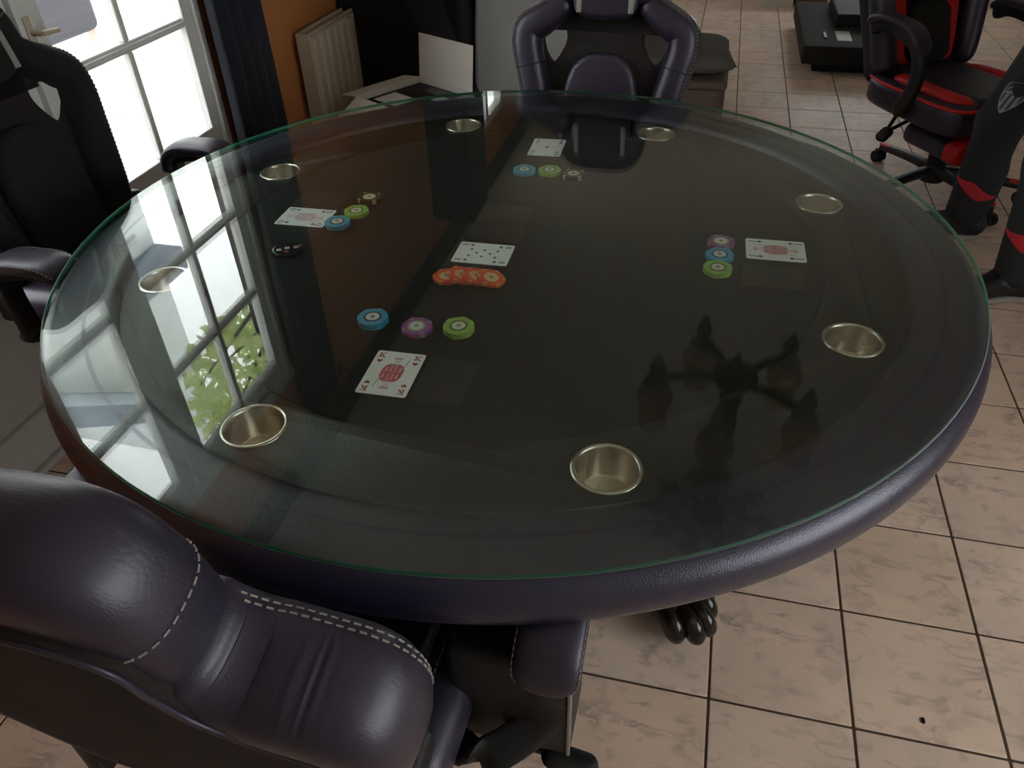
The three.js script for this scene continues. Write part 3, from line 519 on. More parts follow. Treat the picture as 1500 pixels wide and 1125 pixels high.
blackChair('black leather gaming chair in the foreground seen from behind, pale stitching along its shoulder', [-0.115, 0, 0.86], Math.PI + 0.0, { lift: 0.0, armX: 0.395, armShift: 0.075, flat: true, deep: 0.070, plate: true });
blackChair('black gaming chair beside the glazed door, dark against the daylight', [-1.03, 0, -0.045], Math.PI / 2, { lift: 0.07, tilt: 12.5, armShift: -0.005, armScale: 0.58, pad: M.blackCloth, reach: 0.30 });
blackChair('black leather gaming chair facing across the far edge of the table', [0.03, 0, -0.905], 0, { lift: 0.0 });

// ---------------------------------------------------------------- red and black racing chair on the right
{
  const t = thing('racing_chair', 'red and black racing chair with folded footrest standing beside the person', 'chair', [1.42, 0, -2.16], 0.55);
  const th = 20 * deg, piv = V(0, 0.45, -0.25), U = V(0, Math.cos(th), -Math.sin(th)), N = V(0, Math.sin(th), Math.cos(th));
  const B = (x, s, d) => piv.clone().addScaledVector(U, s).addScaledVector(N, d).add(V(x, 0, 0));
  const lean = g => { g.rotateX(-th); g.translate(piv.x, piv.y, piv.z); return toCreasedNormals(g, 0.7); };
  const mir = pts => [...pts, ...pts.slice().reverse().filter(p => p[0] > 0.001).map(p => [-p[0], p[1]])];
  part('back_shell', [lean(extrude(splineShape(mir([[0, 0], [0.22, 0.0], [0.245, 0.14], [0.27, 0.34], [0.28, 0.46], [0.22, 0.56], [0.16, 0.64], [0.14, 0.76], [0.10, 0.82], [0, 0.83]])), 0.09, 0.03, 4).translate(0, 0, -0.08))], M.matte, t);
  for (const s of [1, -1]) {
    part('back_bolster', [roll([B(s * 0.20, 0.02, 0.02), B(s * 0.225, 0.16, 0.04), B(s * 0.25, 0.36, 0.05), B(s * 0.24, 0.48, 0.03), B(s * 0.17, 0.60, 0.01)], () => [0.045, 0.06], { up: N, seg: 30, n: 18, cap0: 0.1, cap1: 0.2 })], M.leather, t);
    part('red_stripe', [lean(extrude(splineShape([[s * 0.075, 0.06], [s * 0.135, 0.06], [s * 0.175, 0.30], [s * 0.18, 0.52], [s * 0.12, 0.62], [s * 0.06, 0.62], [s * 0.115, 0.48], [s * 0.105, 0.30]]), 0.03, 0.01, 3).translate(0, 0, 0.005))], M.red, t);
  }
  part('lumbar_cushion', [lean(extrude(rrect(0.22, 0.24, 0.05), 0.06, 0.025, 4).translate(0, 0.17, 0.01))], M.matte, t);
  // seat pan with raised rim, red piping and red side panels
  const so = mir([[0, -0.29], [0.23, -0.28], [0.262, -0.2], [0.268, 0.0], [0.262, 0.18], [0.225, 0.26], [0, 0.275]]).map(p => [p[0], -p[1]]);
  const up = g => g.rotateX(-Math.PI / 2);
  part('seat', [toCreasedNormals(up(extrude(splineShape(so), 0.125, 0.04, 5)).translate(0, 0.355, 0), 0.7), rbox(-0.16, 0.16, 0.45, 0.505, -0.2, 0.26, 0.025, 4)], M.leather, t);
  const pip = so.map(p => V(p[0] * 0.99, 0.468, -p[1] * 0.99));
  part('seat_piping', [roll(pip, () => [0.007, 0.007], { closed: true, seg: 100, n: 10, up: V(0, 1, 0) })], M.red, t, 'red piping');
  for (const s of [1, -1]) part('red_panel', [roll([V(s * 0.185, 0.482, -0.18), V(s * 0.195, 0.488, 0.0), V(s * 0.185, 0.486, 0.16), V(s * 0.13, 0.478, 0.235)], () => [0.034, 0.022], { up: V(0, 1, 0), seg: 24, n: 14, cap0: 0.15, cap1: 0.2 })], M.red, t);
  for (const s of [1, -1]) {
    const X = s * 0.315;
    const af = part('arm_frame', [roll([V(s * 0.24, 0.40, -0.04), V(s * 0.30, 0.41, 0.0), V(X, 0.47, 0.05), V(X, 0.57, 0.07), V(X, 0.66, 0.03), V(X, 0.70, -0.06), V(X, 0.705, -0.18), V(X, 0.67, -0.25)], () => [0.03, 0.020], { up: V(1, 0, 0), seg: 50, n: 16, cap0: 0.03, cap1: 0.06, power: 3 })], M.plastic, t);
    part('arm_pad', [roll([V(X, 0.695, -0.26), V(X, 0.73, -0.21), V(X, 0.735, -0.09), V(X, 0.71, 0.015), V(X, 0.64, 0.075)], () => [0.042, 0.016], { up: V(0, 1, 0.001), seg: 40, n: 20, cap0: 0.1, cap1: 0.14, power: 3 })], M.leather, af);
  }
  part('mechanism', [rbox(-0.10, 0.10, 0.335, 0.36, -0.14, 0.12, 0.010, 2)], M.plastic, t);
  const fr = part('footrest', [roll([V(-0.06, 0.29, -0.06), V(-0.06, 0.29, 0.12), V(-0.06, 0.29, 0.30)], () => [0.15, 0.055], { up: V(0, 1, 0), seg: 24, n: 28, cap0: 0.12, cap1: 0.14, power: 3 })], M.leather, t, 'black pad folded under the seat');
  part('end_panel', [roll([V(-0.06, 0.29, 0.20), V(-0.06, 0.29, 0.26), V(-0.06, 0.29, 0.304)], () => [0.153, 0.0575], { up: V(0, 1, 0), seg: 12, n: 28, cap0: 0, cap1: 0.5, power: 3 })], M.red, fr);
  const lv = part('lever', [bar(V(-0.10, 0.365, -0.04), V(-0.30, 0.305, -0.03), 0.008), bar(V(-0.19, 0.365, -0.10), V(-0.295, 0.305, -0.035), 0.008)], M.plastic, t);
  part('grip', [roll([V(-0.275, 0.315, -0.035), V(-0.335, 0.275, -0.025)], () => [0.026, 0.018], { up: V(0, 1, 0), seg: 8, n: 14, cap0: 0.25, cap1: 0.25, power: 3 })], M.plastic, lv);
  part('gas_lift', [cyl(0.026, 0.026, 0.16, 0, 0.16, 0, 20), cyl(0.04, 0.04, 0.12, 0, 0.07, 0, 20)], M.plastic, t);
  starBase(t, 0, M.red, 0.37, [-119, -50, 10, 61, 140].map(d => d * deg + 0.55));
}

// ---------------------------------------------------------------- person standing at the right, mostly out of the frame
function flesh(bones, res, lo, hi, k = 0.03) { // joined capsules meshed as one skin; bones: [a, b, ra, rb, squash?]
  const size = Math.max(hi.x - lo.x, hi.y - lo.y, hi.z - lo.z) / 2, cen = lo.clone().add(hi).multiplyScalar(0.5);
  const mc = new MarchingCubes(res, M.plastic, false, false, 400000); mc.isolation = 0;
  const p = V(), ab = V(), ap = V();
  for (let z = 0; z < res; z++) for (let y = 0; y < res; y++) for (let x = 0; x < res; x++) {
    p.set((x / (res / 2) - 1) * size + cen.x, (y / (res / 2) - 1) * size + cen.y, (z / (res / 2) - 1) * size + cen.z);
    let d = 9;
    for (const [a, b, ra, rb] of bones) {
      ab.subVectors(b, a); ap.subVectors(p, a); const h = Math.max(0, Math.min(1, ap.dot(ab) / Math.max(1e-9, ab.lengthSq())));
      const e = ap.addScaledVector(ab, -h).length() - (ra + (rb - ra) * h), m = Math.max(0, Math.min(1, 0.5 + 0.5 * (e - d) / k));
      d = e + (d - e) * m - k * m * (1 - m);
    }
    mc.field[x + y * res + z * res * res] = -d;
  }
  mc.update();
  const n = mc.count, pos = new Float32Array(mc.positionArray.subarray(0, n * 3)), g = new THREE.BufferGeometry();
  g.setAttribute('position', new THREE.BufferAttribute(pos, 3)); g.scale(size, size, size); g.translate(cen.x, cen.y, cen.z);
  const w = mergeVertices(g, 1e-5); w.computeVertexNormals(); return w;
}
{
  const t = thing('person', 'standing person in dark slate track trousers with red bands and a striped crest', 'person', [1.515, 0, -1.50]);
  const skin = std(new THREE.Color().setRGB(0.45, 0.27, 0.19), 0.55), slate = std(new THREE.Color().setRGB(0.022, 0.027, 0.031), 0.85, { bumpMap: clothBump, bumpScale: 0.0006 }), hair = std(new THREE.Color().setRGB(0.03, 0.02, 0.014), 0.7);
  // facing -x: the far leg (towards -z) is the right one
  const hipR = V(0.075, 0.90, -0.13), hipL = V(0.08, 0.90, 0.13), knR = V(-0.045, 0.49, -0.205), knL = V(0.02, 0.49, 0.20), anR = V(-0.055, 0.085, -0.215), anL = V(0.025, 0.085, 0.255);
  const chest = V(0.16, 1.30, 0), neck = V(0.205, 1.47, 0), shR = V(0.19, 1.40, -0.19), shL = V(0.19, 1.40, 0.19), elR = V(0.20, 1.13, -0.25), elL = V(0.20, 1.13, 0.25), wrR = V(0.15, 0.88, -0.245), wrL = V(0.15, 0.88, 0.245);
  const bones = [[V(0.08, 0.95, 0), V(0.11, 1.12, 0), 0.14, 0.13], [V(0.11, 1.12, 0), chest, 0.13, 0.145], [shR, shL, 0.06, 0.06], [chest, neck, 0.10, 0.055], [neck, V(0.21, 1.57, 0), 0.052, 0.055]];
  for (const [h, k, a] of [[hipR, knR, anR], [hipL, knL, anL]]) bones.push([h, k, 0.085, 0.055], [k, a, 0.055, 0.038], [a, V(a.x - 0.12, 0.05, a.z), 0.036, 0.03]);
  for (const [s, e, w] of [[shR, elR, wrR], [shL, elL, wrL]]) bones.push([s, e, 0.05, 0.038], [e, w, 0.038, 0.026]);
  const body = flesh(bones, 110, V(-0.5, 0, -0.9), V(0.5, 1.8, 0.9));
  const head = [[V(0.03, 1.665, 0), V(0.03, 1.685, 0), 0.098, 0.092], [V(-0.02, 1.60, 0), V(0.0, 1.63, 0), 0.058, 0.07], [V(-0.045, 1.575, 0), V(-0.035, 1.58, 0), 0.028, 0.03], [V(-0.073, 1.665, 0), V(-0.092, 1.632, 0), 0.010, 0.015], [V(0.04, 1.64, -0.092), V(0.045, 1.67, -0.096), 0.014, 0.017], [V(0.04, 1.64, 0.092), V(0.045, 1.67, 0.096), 0.014, 0.017], [V(-0.073, 1.594, -0.018), V(-0.073, 1.594, 0.018), 0.009, 0.009], [V(0.02, 1.50, 0), V(0.02, 1.58, 0), 0.056, 0.058]];
  const turnHead = g => g.translate(-0.03, 0, 0).rotateY(-75 * deg).translate(0.22, 0, 0); // looking towards the racing chair
  const pieces = [body, turnHead(flesh(head, 90, V(-0.14, 1.48, -0.15), V(0.16, 1.80, 0.15), 0.02))];
  for (const [w, s] of [[wrR, -1], [wrL, 1]]) { // open relaxed hands
    const hb = [[w.clone(), w.clone().add(V(-0.02, -0.07, 0)), 0.026, 0.032]];
    [[-0.028, 0.062], [-0.010, 0.074], [0.009, 0.069], [0.026, 0.052]].forEach(([o, l]) => { const k = w.clone().add(V(-0.022 + o, -0.085, 0)), m = k.clone().add(V(-0.008, -l * 0.5, 0)), e = m.clone().add(V(-0.02, -l * 0.4, s * -0.01)); hb.push([k, m, 0.0095, 0.0088], [m, e, 0.0088, 0.0075]); });
    const th0 = w.clone().add(V(-0.032, -0.03, 0)), th1 = th0.clone().add(V(-0.03, -0.035, 0)), th2 = th1.clone().add(V(-0.006, -0.03, 0)); hb.push([th0, th1, 0.014, 0.011], [th1, th2, 0.011, 0.009]);
    pieces.push(flesh(hb, 70, w.clone().add(V(-0.12, -0.20, -0.11)), w.clone().add(V(0.10, 0.04, 0.11)), 0.008));
  }
  const bm = part('body', pieces, skin, t);
  part('hair', [turnHead(flesh([[V(0.05, 1.70, 0), V(0.06, 1.715, 0), 0.098, 0.094], [V(0.085, 1.66, 0), V(0.09, 1.53, 0), 0.088, 0.06], [V(0.05, 1.66, -0.075), V(0.07, 1.56, -0.065), 0.04, 0.035], [V(0.05, 1.66, 0.075), V(0.07, 1.56, 0.065), 0.04, 0.035]], 70, V(-0.1, 1.44, -0.17), V(0.24, 1.84, 0.17), 0.02))], hair, t);
  for (const s of [-1, 1]) part('eye', [turnHead(new THREE.SphereGeometry(0.011, 14, 10).translate(-0.061, 1.668, s * 0.032))], M.glossBlack, t);
  const tr = [[V(0.085, 0.98, -0.05), V(0.085, 0.98, 0.05), 0.145, 0.145]];
  for (const [h, k, a] of [[hipR, knR, anR], [hipL, knL, anL]]) tr.push([h.clone().lerp(V(0.08, 0.95, 0), 0.2), h, 0.125, 0.115], [h, k, 0.118, 0.082], [k, a.clone().add(V(0, 0.03, 0)), 0.082, 0.072], [k.clone().lerp(a, 0.5).add(V(0.02, 0, 0)), k.clone().lerp(a, 0.75).add(V(0.02, 0, 0)), 0.066, 0.062]);
  const pants = part('trousers', [flesh(tr, 110, V(-0.6, 0.0, -0.6), V(0.6, 1.2, 0.6), 0.035)], slate, t);
  for (const [k, a] of [[knR, anR], [knL, anL]]) { // slanted red band round the calf
    const cpt = k.clone().lerp(a, 0.64).add(V(0.004, 0, 0)), n = V(0.62, 1, 0.25).normalize(), u = V(1, -0.62, 0).normalize(), w = V().crossVectors(n, u), ring = [];
    for (let i = 0; i < 20; i++) { const q = i / 20 * Math.PI * 2; ring.push(cpt.clone().addScaledVector(u, 0.079 * Math.cos(q)).addScaledVector(w, 0.079 * Math.sin(q))); }
    part('red_band', [roll(ring, () => [0.006, 0.024], { closed: true, seg: 60, n: 10, up: n, power: 3 })], std(new THREE.Color().setRGB(0.55, 0.02, 0.04), 0.7), pants, 'bright red band');
  }
  part('pocket_trim', [roll([V(-0.035, 0.74, -0.255), V(-0.05, 0.79, -0.22), V(-0.06, 0.86, -0.17)], () => [0.006, 0.004], { seg: 12, n: 8 })], std(new THREE.Color().setRGB(0.55, 0.02, 0.04), 0.7), pants, 'bright red pocket trim');
  { // striped shield crest on the thigh
    const W = 256, Hh = 300, cv = document.createElement('canvas'); cv.width = W; cv.height = Hh; const x = cv.getContext('2d');
    x.fillStyle = '#2a3138'; x.fillRect(0, 0, W, Hh);
    const shield = () => { x.beginPath(); x.moveTo(20, 30); x.quadraticCurveTo(128, -8, 236, 30); x.quadraticCurveTo(252, 190, 128, 290); x.quadraticCurveTo(4, 190, 20, 30); x.closePath(); };
    x.save(); shield(); x.clip(); x.fillStyle = '#8c9a9a'; x.fillRect(0, 0, W, Hh); x.fillStyle = '#454f55'; for (let i = 0; i < 4; i++) x.fillRect(38 + i * 52, 118, 24, 190);
    x.beginPath(); x.moveTo(0, 0); x.lineTo(256, 0); x.lineTo(256, 60); x.lineTo(0, 112); x.fill(); x.strokeStyle = '#97a4a4'; x.lineWidth = 9; x.beginPath(); x.moveTo(40, 92); x.bezierCurveTo(90, 20, 120, 100, 150, 40); x.bezierCurveTo(170, 80, 200, 20, 222, 58); x.stroke(); x.restore();
    x.lineWidth = 10; x.strokeStyle = '#93a0a0'; shield(); x.stroke();
    const map = new THREE.CanvasTexture(cv); map.colorSpace = THREE.SRGBColorSpace;
    const sh = new THREE.Shape(); sh.moveTo(-0.046, 0.05); sh.quadraticCurveTo(0, 0.068, 0.046, 0.05); sh.quadraticCurveTo(0.053, -0.02, 0, -0.062); sh.quadraticCurveTo(-0.053, -0.02, -0.046, 0.05);
    let g = new THREE.ExtrudeGeometry(sh, { depth: 0.002, bevelEnabled: false, curveSegments: 16 });
    // bend it round the thigh
    const p = g.attributes.position, uv = g.attributes.uv, q0 = hipR.clone().lerp(knR, 0.74), r = 0.0955;
    const dir = V(-0.62, 0, 0.78).normalize(), side = V(0, 1, 0).cross(dir).normalize();
    for (let i = 0; i < p.count; i++) { const px = p.getX(i), py = p.getY(i), pz = p.getZ(i), a = px / r, v = q0.clone().addScaledVector(dir, Math.cos(a) * (r + pz)).addScaledVector(side, Math.sin(a) * (r + pz)).add(knR.clone().sub(hipR).normalize().multiplyScalar(-py)); uv.setXY(i, px / 0.102 + 0.5, (py + 0.064) / 0.128); p.setXYZ(i, v.x, v.y, v.z); }
    g.computeVertexNormals();
    part('crest', g, new THREE.MeshStandardMaterial({ map, roughness: 0.7 }), pants, 'pale striped shield crest', false);
  }
  const hood = flesh([[V(0.085, 0.95, 0), V(0.115, 1.15, 0), 0.165, 0.155], [V(0.115, 1.15, 0), chest, 0.155, 0.165], [shR, shL, 0.078, 0.078], [chest, V(0.19, 1.43, 0), 0.12, 0.075], ...[[shR, elR, wrR], [shL, elL, wrL]].flatMap(([s, e, w]) => [[s, e, 0.068, 0.055], [e, w.clone().lerp(e, 0.12), 0.055, 0.038]])], 100, V(-0.5, 0.7, -0.5), V(0.5, 1.6, 0.5));
  part('sweatshirt', [hood], std(new THREE.Color().setRGB(0.03, 0.03, 0.034), 0.9), t);
  for (const a of [anR, anL]) {
    const L = a === anL ? V(-0.10, 0, 0.06) : V(-0.115, 0, 0.0);
    const sh = part('shoe', [flesh([[V(a.x + 0.045, 0.062, a.z), V(a.x - 0.03, 0.066, a.z), 0.050, 0.052], [V(a.x - 0.03, 0.062, a.z), V(a.x + L.x * 1.25, 0.052, a.z + L.z), 0.05, 0.044], [V(a.x + 0.02, 0.07, a.z), V(a.x + 0.01, 0.12, a.z), 0.045, 0.043]], 60, V(a.x - 0.25, 0.0, a.z - 0.2), V(a.x + 0.15, 0.4, a.z + 0.2), 0.02)], M.plastic, t);
    part('sole', [roll([V(a.x + 0.085, 0.013, a.z), V(a.x, 0.013, a.z), V(a.x + L.x * 1.55, 0.013, a.z + L.z * 1.1)], () => [0.047, 0.012], { up: V(0, 1, 0), seg: 20, n: 18, cap0: 0.25, cap1: 0.3, power: 3.5 })], std(new THREE.Color().setRGB(0.35, 0.33, 0.31), 0.7), sh, 'pale sole');
  }
}

// ---------------------------------------------------------------- beside the left wall
{ // gathered curtain hung from a rod
  const t = thing('curtain', 'dark navy curtain gathered at the right side of the glazed door', 'curtain');
  const w = 0.33, pos = [], idx = [], nx = 90, ny = 16;
  for (const f of [0, 1]) for (let j = 0; j <= ny; j++) for (let i = 0; i <= nx; i++) {
    const u = i / nx, v = j / ny, fold = Math.sin(u * Math.PI * 9 + 0.6 * Math.sin(v * 2)) * 0.030 + Math.sin(u * Math.PI * 17 + v) * 0.007, wide = w * (0.93 + 0.12 * (1 - v));
    pos.push(XL + 0.055 + fold + (f ? -0.004 : 0.0), 0.03 + v * 2.36, -0.945 - u * wide);
  }
  const N = (nx + 1) * (ny + 1);
  for (let f = 0; f < 2; f++) for (let j = 0; j < ny; j++) for (let i = 0; i < nx; i++) { const a = f * N + j * (nx + 1) + i, b = a + 1, c = a + nx + 1, d = c + 1; f ? idx.push(a, c, b, b, c, d) : idx.push(a, b, c, b, d, c); }
  const g = new THREE.BufferGeometry(); g.setAttribute('position', new THREE.Float32BufferAttribute(pos, 3)); g.setIndex(idx); g.computeVertexNormals();
  part('cloth', g, M.navy, t);
  const rod = thing('curtain_rod', 'dark curtain rod above the glazed door', 'curtain rod');
  part('rod', [bar(V(XL + 0.075, 2.415, -1.45), V(XL + 0.075, 2.415, 0.7), 0.012)], M.darkWood, rod);
  for (const z of [-1.45, 0.7]) part('finial', [new THREE.SphereGeometry(0.024, 18, 12).translate(XL + 0.075, 2.415, z)], M.darkWood, rod);
  for (const z of [-1.42, 0.62]) part('bracket', [bar(V(XL, 2.415, z), V(XL + 0.075, 2.415, z), 0.008), rbox(XL, XL + 0.008, 2.38, 2.45, z - 0.02, z + 0.02, 0.003)], M.darkWood, rod);
  for (let k = 0; k < 7; k++) part('ring', [new THREE.TorusGeometry(0.02, 0.003, 8, 20).translate(XL + 0.075, 2.405, -0.97 - k * 0.048)], M.darkWood, rod);
}
{
  const t = thing('radiator', 'cream ribbed radiator on the orange wall behind the dark curtain', 'radiator'), x0 = XL + 0.03, x1 = XL + 0.105, z0 = -2.02, z1 = -1.565;
  part('back_panel', [rbox(x0, x0 + 0.02, 0.12, 0.725, z0, z1, 0.006)], M.radiator, t);
  for (let k = 0; k < 6; k++) { const z = z1 - 0.035 - k * 0.070; part('rib', [rbox(x1 - 0.030, x1, 0.13, 0.715, z - 0.023, z + 0.023, 0.013, 3)], M.radiator, t); }
  part('front_panel', [rbox(x1 - 0.030, x1 - 0.010, 0.12, 0.72, z0, z1, 0.006)], M.radiator, t);
  part('side_panel', [rbox(x0, x1 - 0.012, 0.12, 0.735, z1 - 0.003, z1 + 0.004, 0.002)], M.radiator, t);
  part('top_grille', [rbox(x0, x0 + 0.012, 0.722, 0.735, z0, z1, 0.003), rbox(x1 - 0.03, x1 - 0.014, 0.722, 0.735, z0, z1, 0.003)], M.radiator, t);
  part('pipe', [bar(V(x0 + 0.03, 0.0, z1 - 0.05), V(x0 + 0.03, 0.14, z1 - 0.05), 0.01), bar(V(x0 + 0.03, 0.0, z0 + 0.05), V(x0 + 0.03, 0.14, z0 + 0.05), 0.01)], M.radiator, t);
}
{ // low black cupboard under a cloth, its right side spreading towards the floor
  const t = thing('draped_cabinet', 'low black cloth-covered cabinet between the radiator and the grey sofa', 'cabinet');
  part('cover', extrude(splineShape([[-1.325, 0.0], [-0.72, 0.0], [-0.80, 0.3], [-0.905, 0.55], [-0.965, 0.74], [-1.0, 0.9], [-1.04, 0.955], [-1.18, 0.96], [-1.29, 0.955], [-1.325, 0.9], [-1.325, 0.5]]), 0.42, 0.02, 3, 8).translate(0, 0, -2.45), M.blackCloth, t);
  part('hem', roll([V(-1.31, 0.015, -2.028), V(-1.0, 0.015, -2.024), V(-0.73, 0.015, -2.028)], () => [0.006, 0.012], { up: V(0, 1, 0), seg: 10, n: 10 }), M.blackCloth, t);
  const c = thing('tall_cabinet', 'tall narrow black cabinet standing behind the black cloth-covered cabinet', 'cabinet');
  part('body', [rbox(-1.14, -0.885, 0.0, 2.06, -2.85, -2.52, 0.008)], M.matte, c);
  part('door', [rbox(-1.13, -0.895, 0.06, 2.04, -2.52, -2.502, 0.005)], M.matte, c);
  part('handle', [rbox(-0.92, -0.91, 0.95, 1.1, -2.502, -2.488, 0.003)], M.plastic, c);
}
{ // grey sofa with a leaning back
  const t = thing('grey_sofa', 'smooth grey sofa back standing behind the open white box', 'sofa');
  part('back', extrude(poly([[-3.0, 0.12], [-2.62, 0.12], [-2.66, 0.45], [-2.74, 0.78], [-2.80, 0.82], [-2.90, 0.82], [-2.96, 0.78], [-3.0, 0.5]]), 0.84, 0.03, 4).rotateY(-Math.PI / 2).translate(-0.03, 0, 0), M.greySofa, t);
  part('seat', rbox(-0.82, -0.1, 0.12, 0.44, -3.62, -2.98, 0.05, 4), M.greySofa, t);
  for (const x of [-0.84, -0.08]) part('arm', rbox(x - 0.06, x + 0.06, 0.1, 0.6, -3.62, -2.9, 0.05, 4), M.greySofa, t);
  for (const [x, z] of [[-0.8, -2.72], [-0.12, -2.72], [-0.8, -3.55], [-0.12, -3.55]]) part('foot', cyl(0.02, 0.03, 0.12, x, 0, z, 14), M.darkWood, t);
}
{ // open white carton: hollow, four flaps folded out
  const t = thing('white_box', 'open white cardboard box with raised flap standing behind the table', 'box', [-0.82, 0, -1.60], -0.53);
  const a = 0.172, b = 0.175, h = 0.50, k = 0.004;
  part('carton', [box(-a, a, 0, k, -b, b), box(-a, -a + k, k, h, -b, b), box(a - k, a, k, h, -b, b), box(-a + k, a - k, k, h, -b, -b + k), box(-a + k, a - k, k, h, b - k, b)], M.board, t);
  const flap = (w, d, hinge, ang, turn) => { const g = rbox(-w / 2, w / 2, -0.002, 0.002, 0, d, 0.0015, 1); g.rotateX(ang).translate(0, h, hinge).rotateY(turn); return part('flap', g, M.board, t); };
  flap(2 * a, 0.185, b, -1.47, Math.PI); flap(2 * b, 0.11, a, 0.12, -Math.PI / 2); flap(2 * a, 0.16, b, 0.5, 0); flap(2 * b, 0.12, a, 0.9, Math.PI / 2);
  const sl = thing('black_folder', 'black folder lying inside the open white box', 'folder', [-0.82, 0, -1.60], -0.53);
  part('cover', [rbox(-0.163, 0.163, 0.462, 0.482, -0.166, 0.166, 0.004)], M.plastic, sl);
  part('window', [rbox(-0.06, 0.14, 0.482, 0.4835, -0.15, -0.085, 0.0006, 1)], M.glossBlack, sl);
  const sh = thing('paper_sheet', 'white sheet with a dark border on the black folder in the box', 'paper', [-0.90, 0.4835, -1.575], -0.53);
  part('backing', [box(-0.085, 0.085, 0, 0.0012, -0.07, 0.07)], M.plastic, sh);
  part('sheet', [box(-0.072, 0.072, 0.0012, 0.0022, -0.058, 0.058)], M.paper, sh);
  const s2 = thing('paper_slip', 'small white slip lying on the black folder near the raised flap', 'paper', [-0.70, 0.4835, -1.60], -0.5);
  part('sheet', [box(-0.04, 0.04, 0, 0.001, -0.028, 0.028)], M.paper, s2);
}
{ // brown pouffe with a cushion on it
  const t = thing('pouffe', 'brown upholstered pouffe behind the far gaming chair', 'pouffe', [0.24, 0, -2.36]);
  part('body', rbox(-0.22, 0.22, 0.03, 0.42, -0.22, 0.22, 0.05, 5), M.brown, t);
  part('lid', rbox(-0.225, 0.225, 0.405, 0.445, -0.225, 0.225, 0.02, 4), M.brown, t);
  for (const [x, z] of [[-0.17, -0.17], [0.17, -0.17], [-0.17, 0.17], [0.17, 0.17]]) part('foot', cyl(0.02, 0.02, 0.04, x, 0, z, 12), M.darkWood, t);
  const c = thing('cushion', 'grey-brown cushion lying on the brown pouffe', 'cushion', [0.25, 0.445, -2.36], 0.1), nx = 28, pos = [], idx = [];
  for (const f of [1, -1]) for (let j = 0; j <= nx; j++) for (let i = 0; i <= nx; i++) { const u = i / nx * 2 - 1, v = j / nx * 2 - 1, e = Math.max(0, (1 - u ** 4) * (1 - v ** 4)), pin = 1 - 0.06 * (1 - u * u) * 0 - 0.07 * (1 - Math.abs(u * v)); pos.push(u * 0.225 * pin, 0.062 + f * 0.060 * Math.sqrt(e), v * 0.225 * pin); }
  const Np = (nx + 1) ** 2; for (let f = 0; f < 2; f++) for (let j = 0; j < nx; j++) for (let i = 0; i < nx; i++) { const a = f * Np + j * (nx + 1) + i, b2 = a + 1, d = a + nx + 1, e = d + 1; f ? idx.push(a, b2, d, b2, e, d) : idx.push(a, d, b2, b2, d, e); }
  const g = new THREE.BufferGeometry(); g.setAttribute('position', new THREE.Float32BufferAttribute(pos, 3)); g.setIndex(idx); const w = mergeVertices(g, 1e-4); w.computeVertexNormals();
  part('cover', w, M.taupe, c);
}
{ // a crumb on the tiles
  const t = new THREE.Mesh(new THREE.IcosahedronGeometry(0.006, 1).scale(0.7, 0.5, 1.3), M.matte); t.name = 'crumb'; t.castShadow = t.receiveShadow = true; t.position.set(0.983, 0.002, 0.536); scene.add(t); tag(t, 'tiny dark crumb lying on a beige tile in front of the table', 'crumb');
}
{ // black low unit on a plinth
  const t = thing('black_case', 'low black case with a pale label on the tiles left of the racing chair', 'case', [1.17, 0, -4.0]);
  part('plinth', rbox(-0.16, 0.24, 0, 0.06, -0.72, 0.06, 0.004), M.matte, t);
  part('body', rbox(-0.24, 0.26, 0.06, 0.17, -1.1, 0.13, 0.012), std(new THREE.Color().setRGB(0.016, 0.016, 0.015), 0.9), t);
  part('upper_part', rbox(-0.02, 0.26, 0.17, 0.25, -0.95, -0.36, 0.012), M.matte, t);
  part('label', [rbox(-0.03, 0.06, 0.17, 0.1715, -0.26, -0.02, 0.0005, 1)], std(new THREE.Color().setRGB(0.42, 0.40, 0.37), 0.6), t, 'pale sticker');
  part('latch', [rbox(-0.11, -0.09, 0.17, 0.178, -0.2, -0.06, 0.003)], M.plastic, t);
}
{
  const t = thing('cardboard_box', 'pale cardboard box on the tiles near the back wall', 'box', [0.86, 0, -5.83]);
  part('carton', rbox(-0.14, 0.10, 0, 0.22, -0.14, 0.13, 0.004), M.card, t);
  part('tape', rbox(-0.045, 0.005, 0.2195, 0.221, -0.141, 0.131, 0.0005, 1), M.board, t);
  const u = thing('brown_carton', 'brown cardboard box beside the pale one near the back wall', 'box', [1.06, 0, -5.86]);
  part('carton', rbox(-0.085, 0.17, 0, 0.26, -0.14, 0.11, 0.004), std(new THREE.Color().setRGB(0.16, 0.10, 0.06), 0.85), u);
  part('tape', rbox(0.02, 0.07, 0.2595, 0.261, -0.141, 0.111, 0.0005, 1), M.card, u);
}

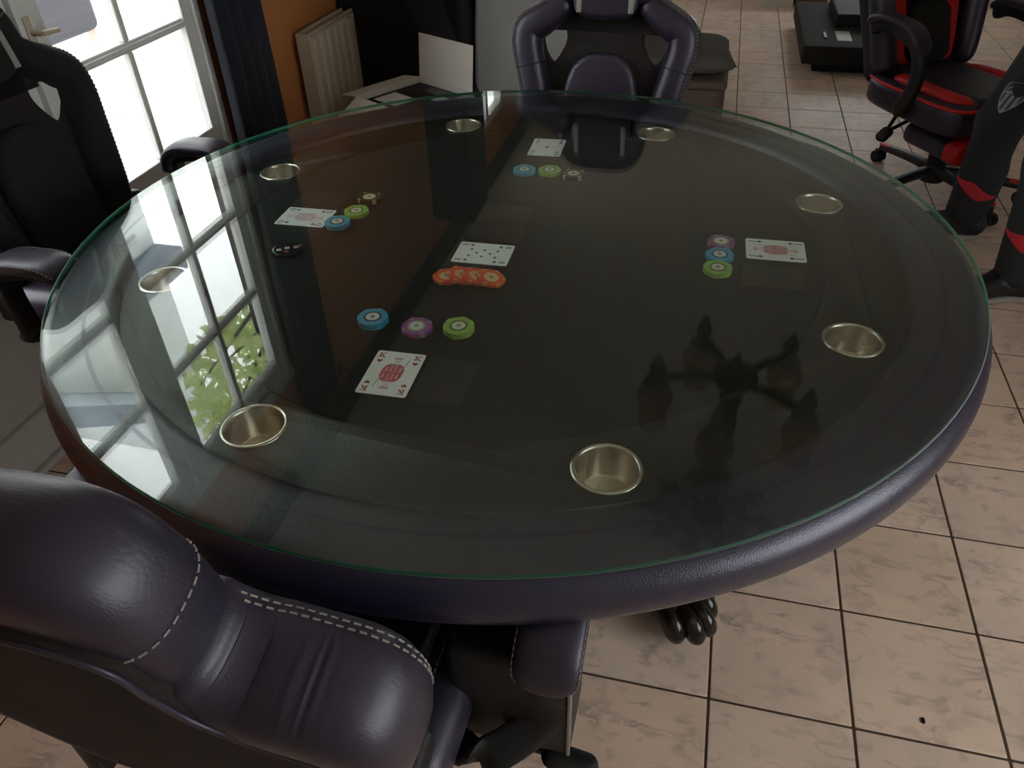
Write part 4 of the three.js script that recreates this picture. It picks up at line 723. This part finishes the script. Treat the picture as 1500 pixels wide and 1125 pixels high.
// ---------------------------------------------------------------- ceiling rose and chandelier, seen mirrored in the table
{
  const X = 0.625, Z = -0.96, t = thing('ceiling_rose', 'round plaster ceiling rose with leaf relief above the chandelier', 'ceiling rose', [X, H, Z]);
  const leafM = std(new THREE.Color().setRGB(0.24, 0.24, 0.22), 0.9);
  part('plate', lathe([[0, -0.004], [0.30, -0.004], [0.315, -0.016], [0.33, -0.006], [0.345, -0.022], [0.36, -0.010], [0.372, -0.024], [0.39, -0.006], [0.40, 0]].reverse(), 96), M.ceiling, t);
  for (let k = 0; k < 10; k++) for (const [r, s, w] of [[0.215, 1.05, 0], [0.115, 0.7, 0.5]]) {
    const a = (k + w) / 10 * Math.PI * 2, lf = extrude(splineShape([[0, -0.085 * s], [0.03 * s, -0.05 * s], [0.02 * s, -0.02 * s], [0.05 * s, 0.01 * s], [0.026 * s, 0.035 * s], [0, 0.09 * s], [-0.026 * s, 0.035 * s], [-0.05 * s, 0.01 * s], [-0.02 * s, -0.02 * s], [-0.03 * s, -0.05 * s]]), 0.02, 0.007, 2, 6);
    part('leaf_relief', lf.rotateX(Math.PI / 2).rotateY(-a + Math.PI / 2).translate(r * Math.cos(a), -0.002, r * Math.sin(a)), leafM, t);
  }
  const c = thing('chandelier', 'dark five-armed chandelier with glass shades hanging from the ceiling rose', 'chandelier', [X, 0, Z]), D = -0.24;
  part('canopy', lathe([[0, 2.31], [0.055, 2.315], [0.066, 2.34], [0.05, 2.37], [0.028, 2.39], [0.026, H - 0.05], [0.075, H - 0.02], [0.08, H]].reverse(), 40), M.darkWood, c);
  part('stem', lathe([[0, 1.83], [0.040, 1.83], [0.036, 1.88], [0.046, 1.91], [0.034, 1.95], [0.042, 2.05], [0.036, 2.14], [0.048, 2.18], [0.038, 2.24], [0.05, 2.32], [0, 2.325]].reverse(), 32), M.darkWood, c);
  part('hub', lathe([[0, 1.69], [0.010, 1.70], [0.022, 1.735], [0.03, 1.755], [0.08, 1.775], [0.09, 1.805], [0.065, 1.845], [0, 1.85]].reverse(), 36), M.darkWood, c);
  const shadeG = new THREE.MeshPhysicalMaterial({ color: new THREE.Color().setRGB(0.84, 0.76, 0.68), roughness: 0.03, transmission: 0.96, thickness: 0, ior: 1.5 });
  for (let k = 0; k < 5; k++) {
    const a = k / 5 * Math.PI * 2 + 28 * deg, q = (r, y) => V(r * Math.cos(a), y + D, r * Math.sin(a)), e = q(0.295, 0);
    const arm = part('arm', [roll([q(0.06, 2.055), q(0.16, 2.045), q(0.25, 2.06), q(0.295, 2.055)], () => [0.016, 0.019], { up: V(0, 1, 0), seg: 20, n: 14, cap0: 0.03, cap1: 0.03 })], M.darkWood, c);
    part('finial', lathe([[0, 1.945], [0.010, 1.96], [0.026, 1.995], [0.032, 2.02], [0.024, 2.045], [0.034, 2.07], [0.050, 2.085], [0.050, 2.10], [0.02, 2.115], [0, 2.115]].reverse(), 24).translate(e.x, D, e.z), M.darkWood, arm);
    part('glass_shade', lathe([[0.030, 2.108], [0.064, 2.125], [0.074, 2.155], [0.070, 2.185], [0.055, 2.205], [0.056, 2.25], [0.060, 2.30], [0.0585, 2.30], [0.053, 2.205], [0.068, 2.183], [0.072, 2.155], [0.062, 2.127], [0.03, 2.11]].reverse(), 32).translate(e.x, D, e.z), shadeG, arm);
  }
}

renderer.render(scene, camera);
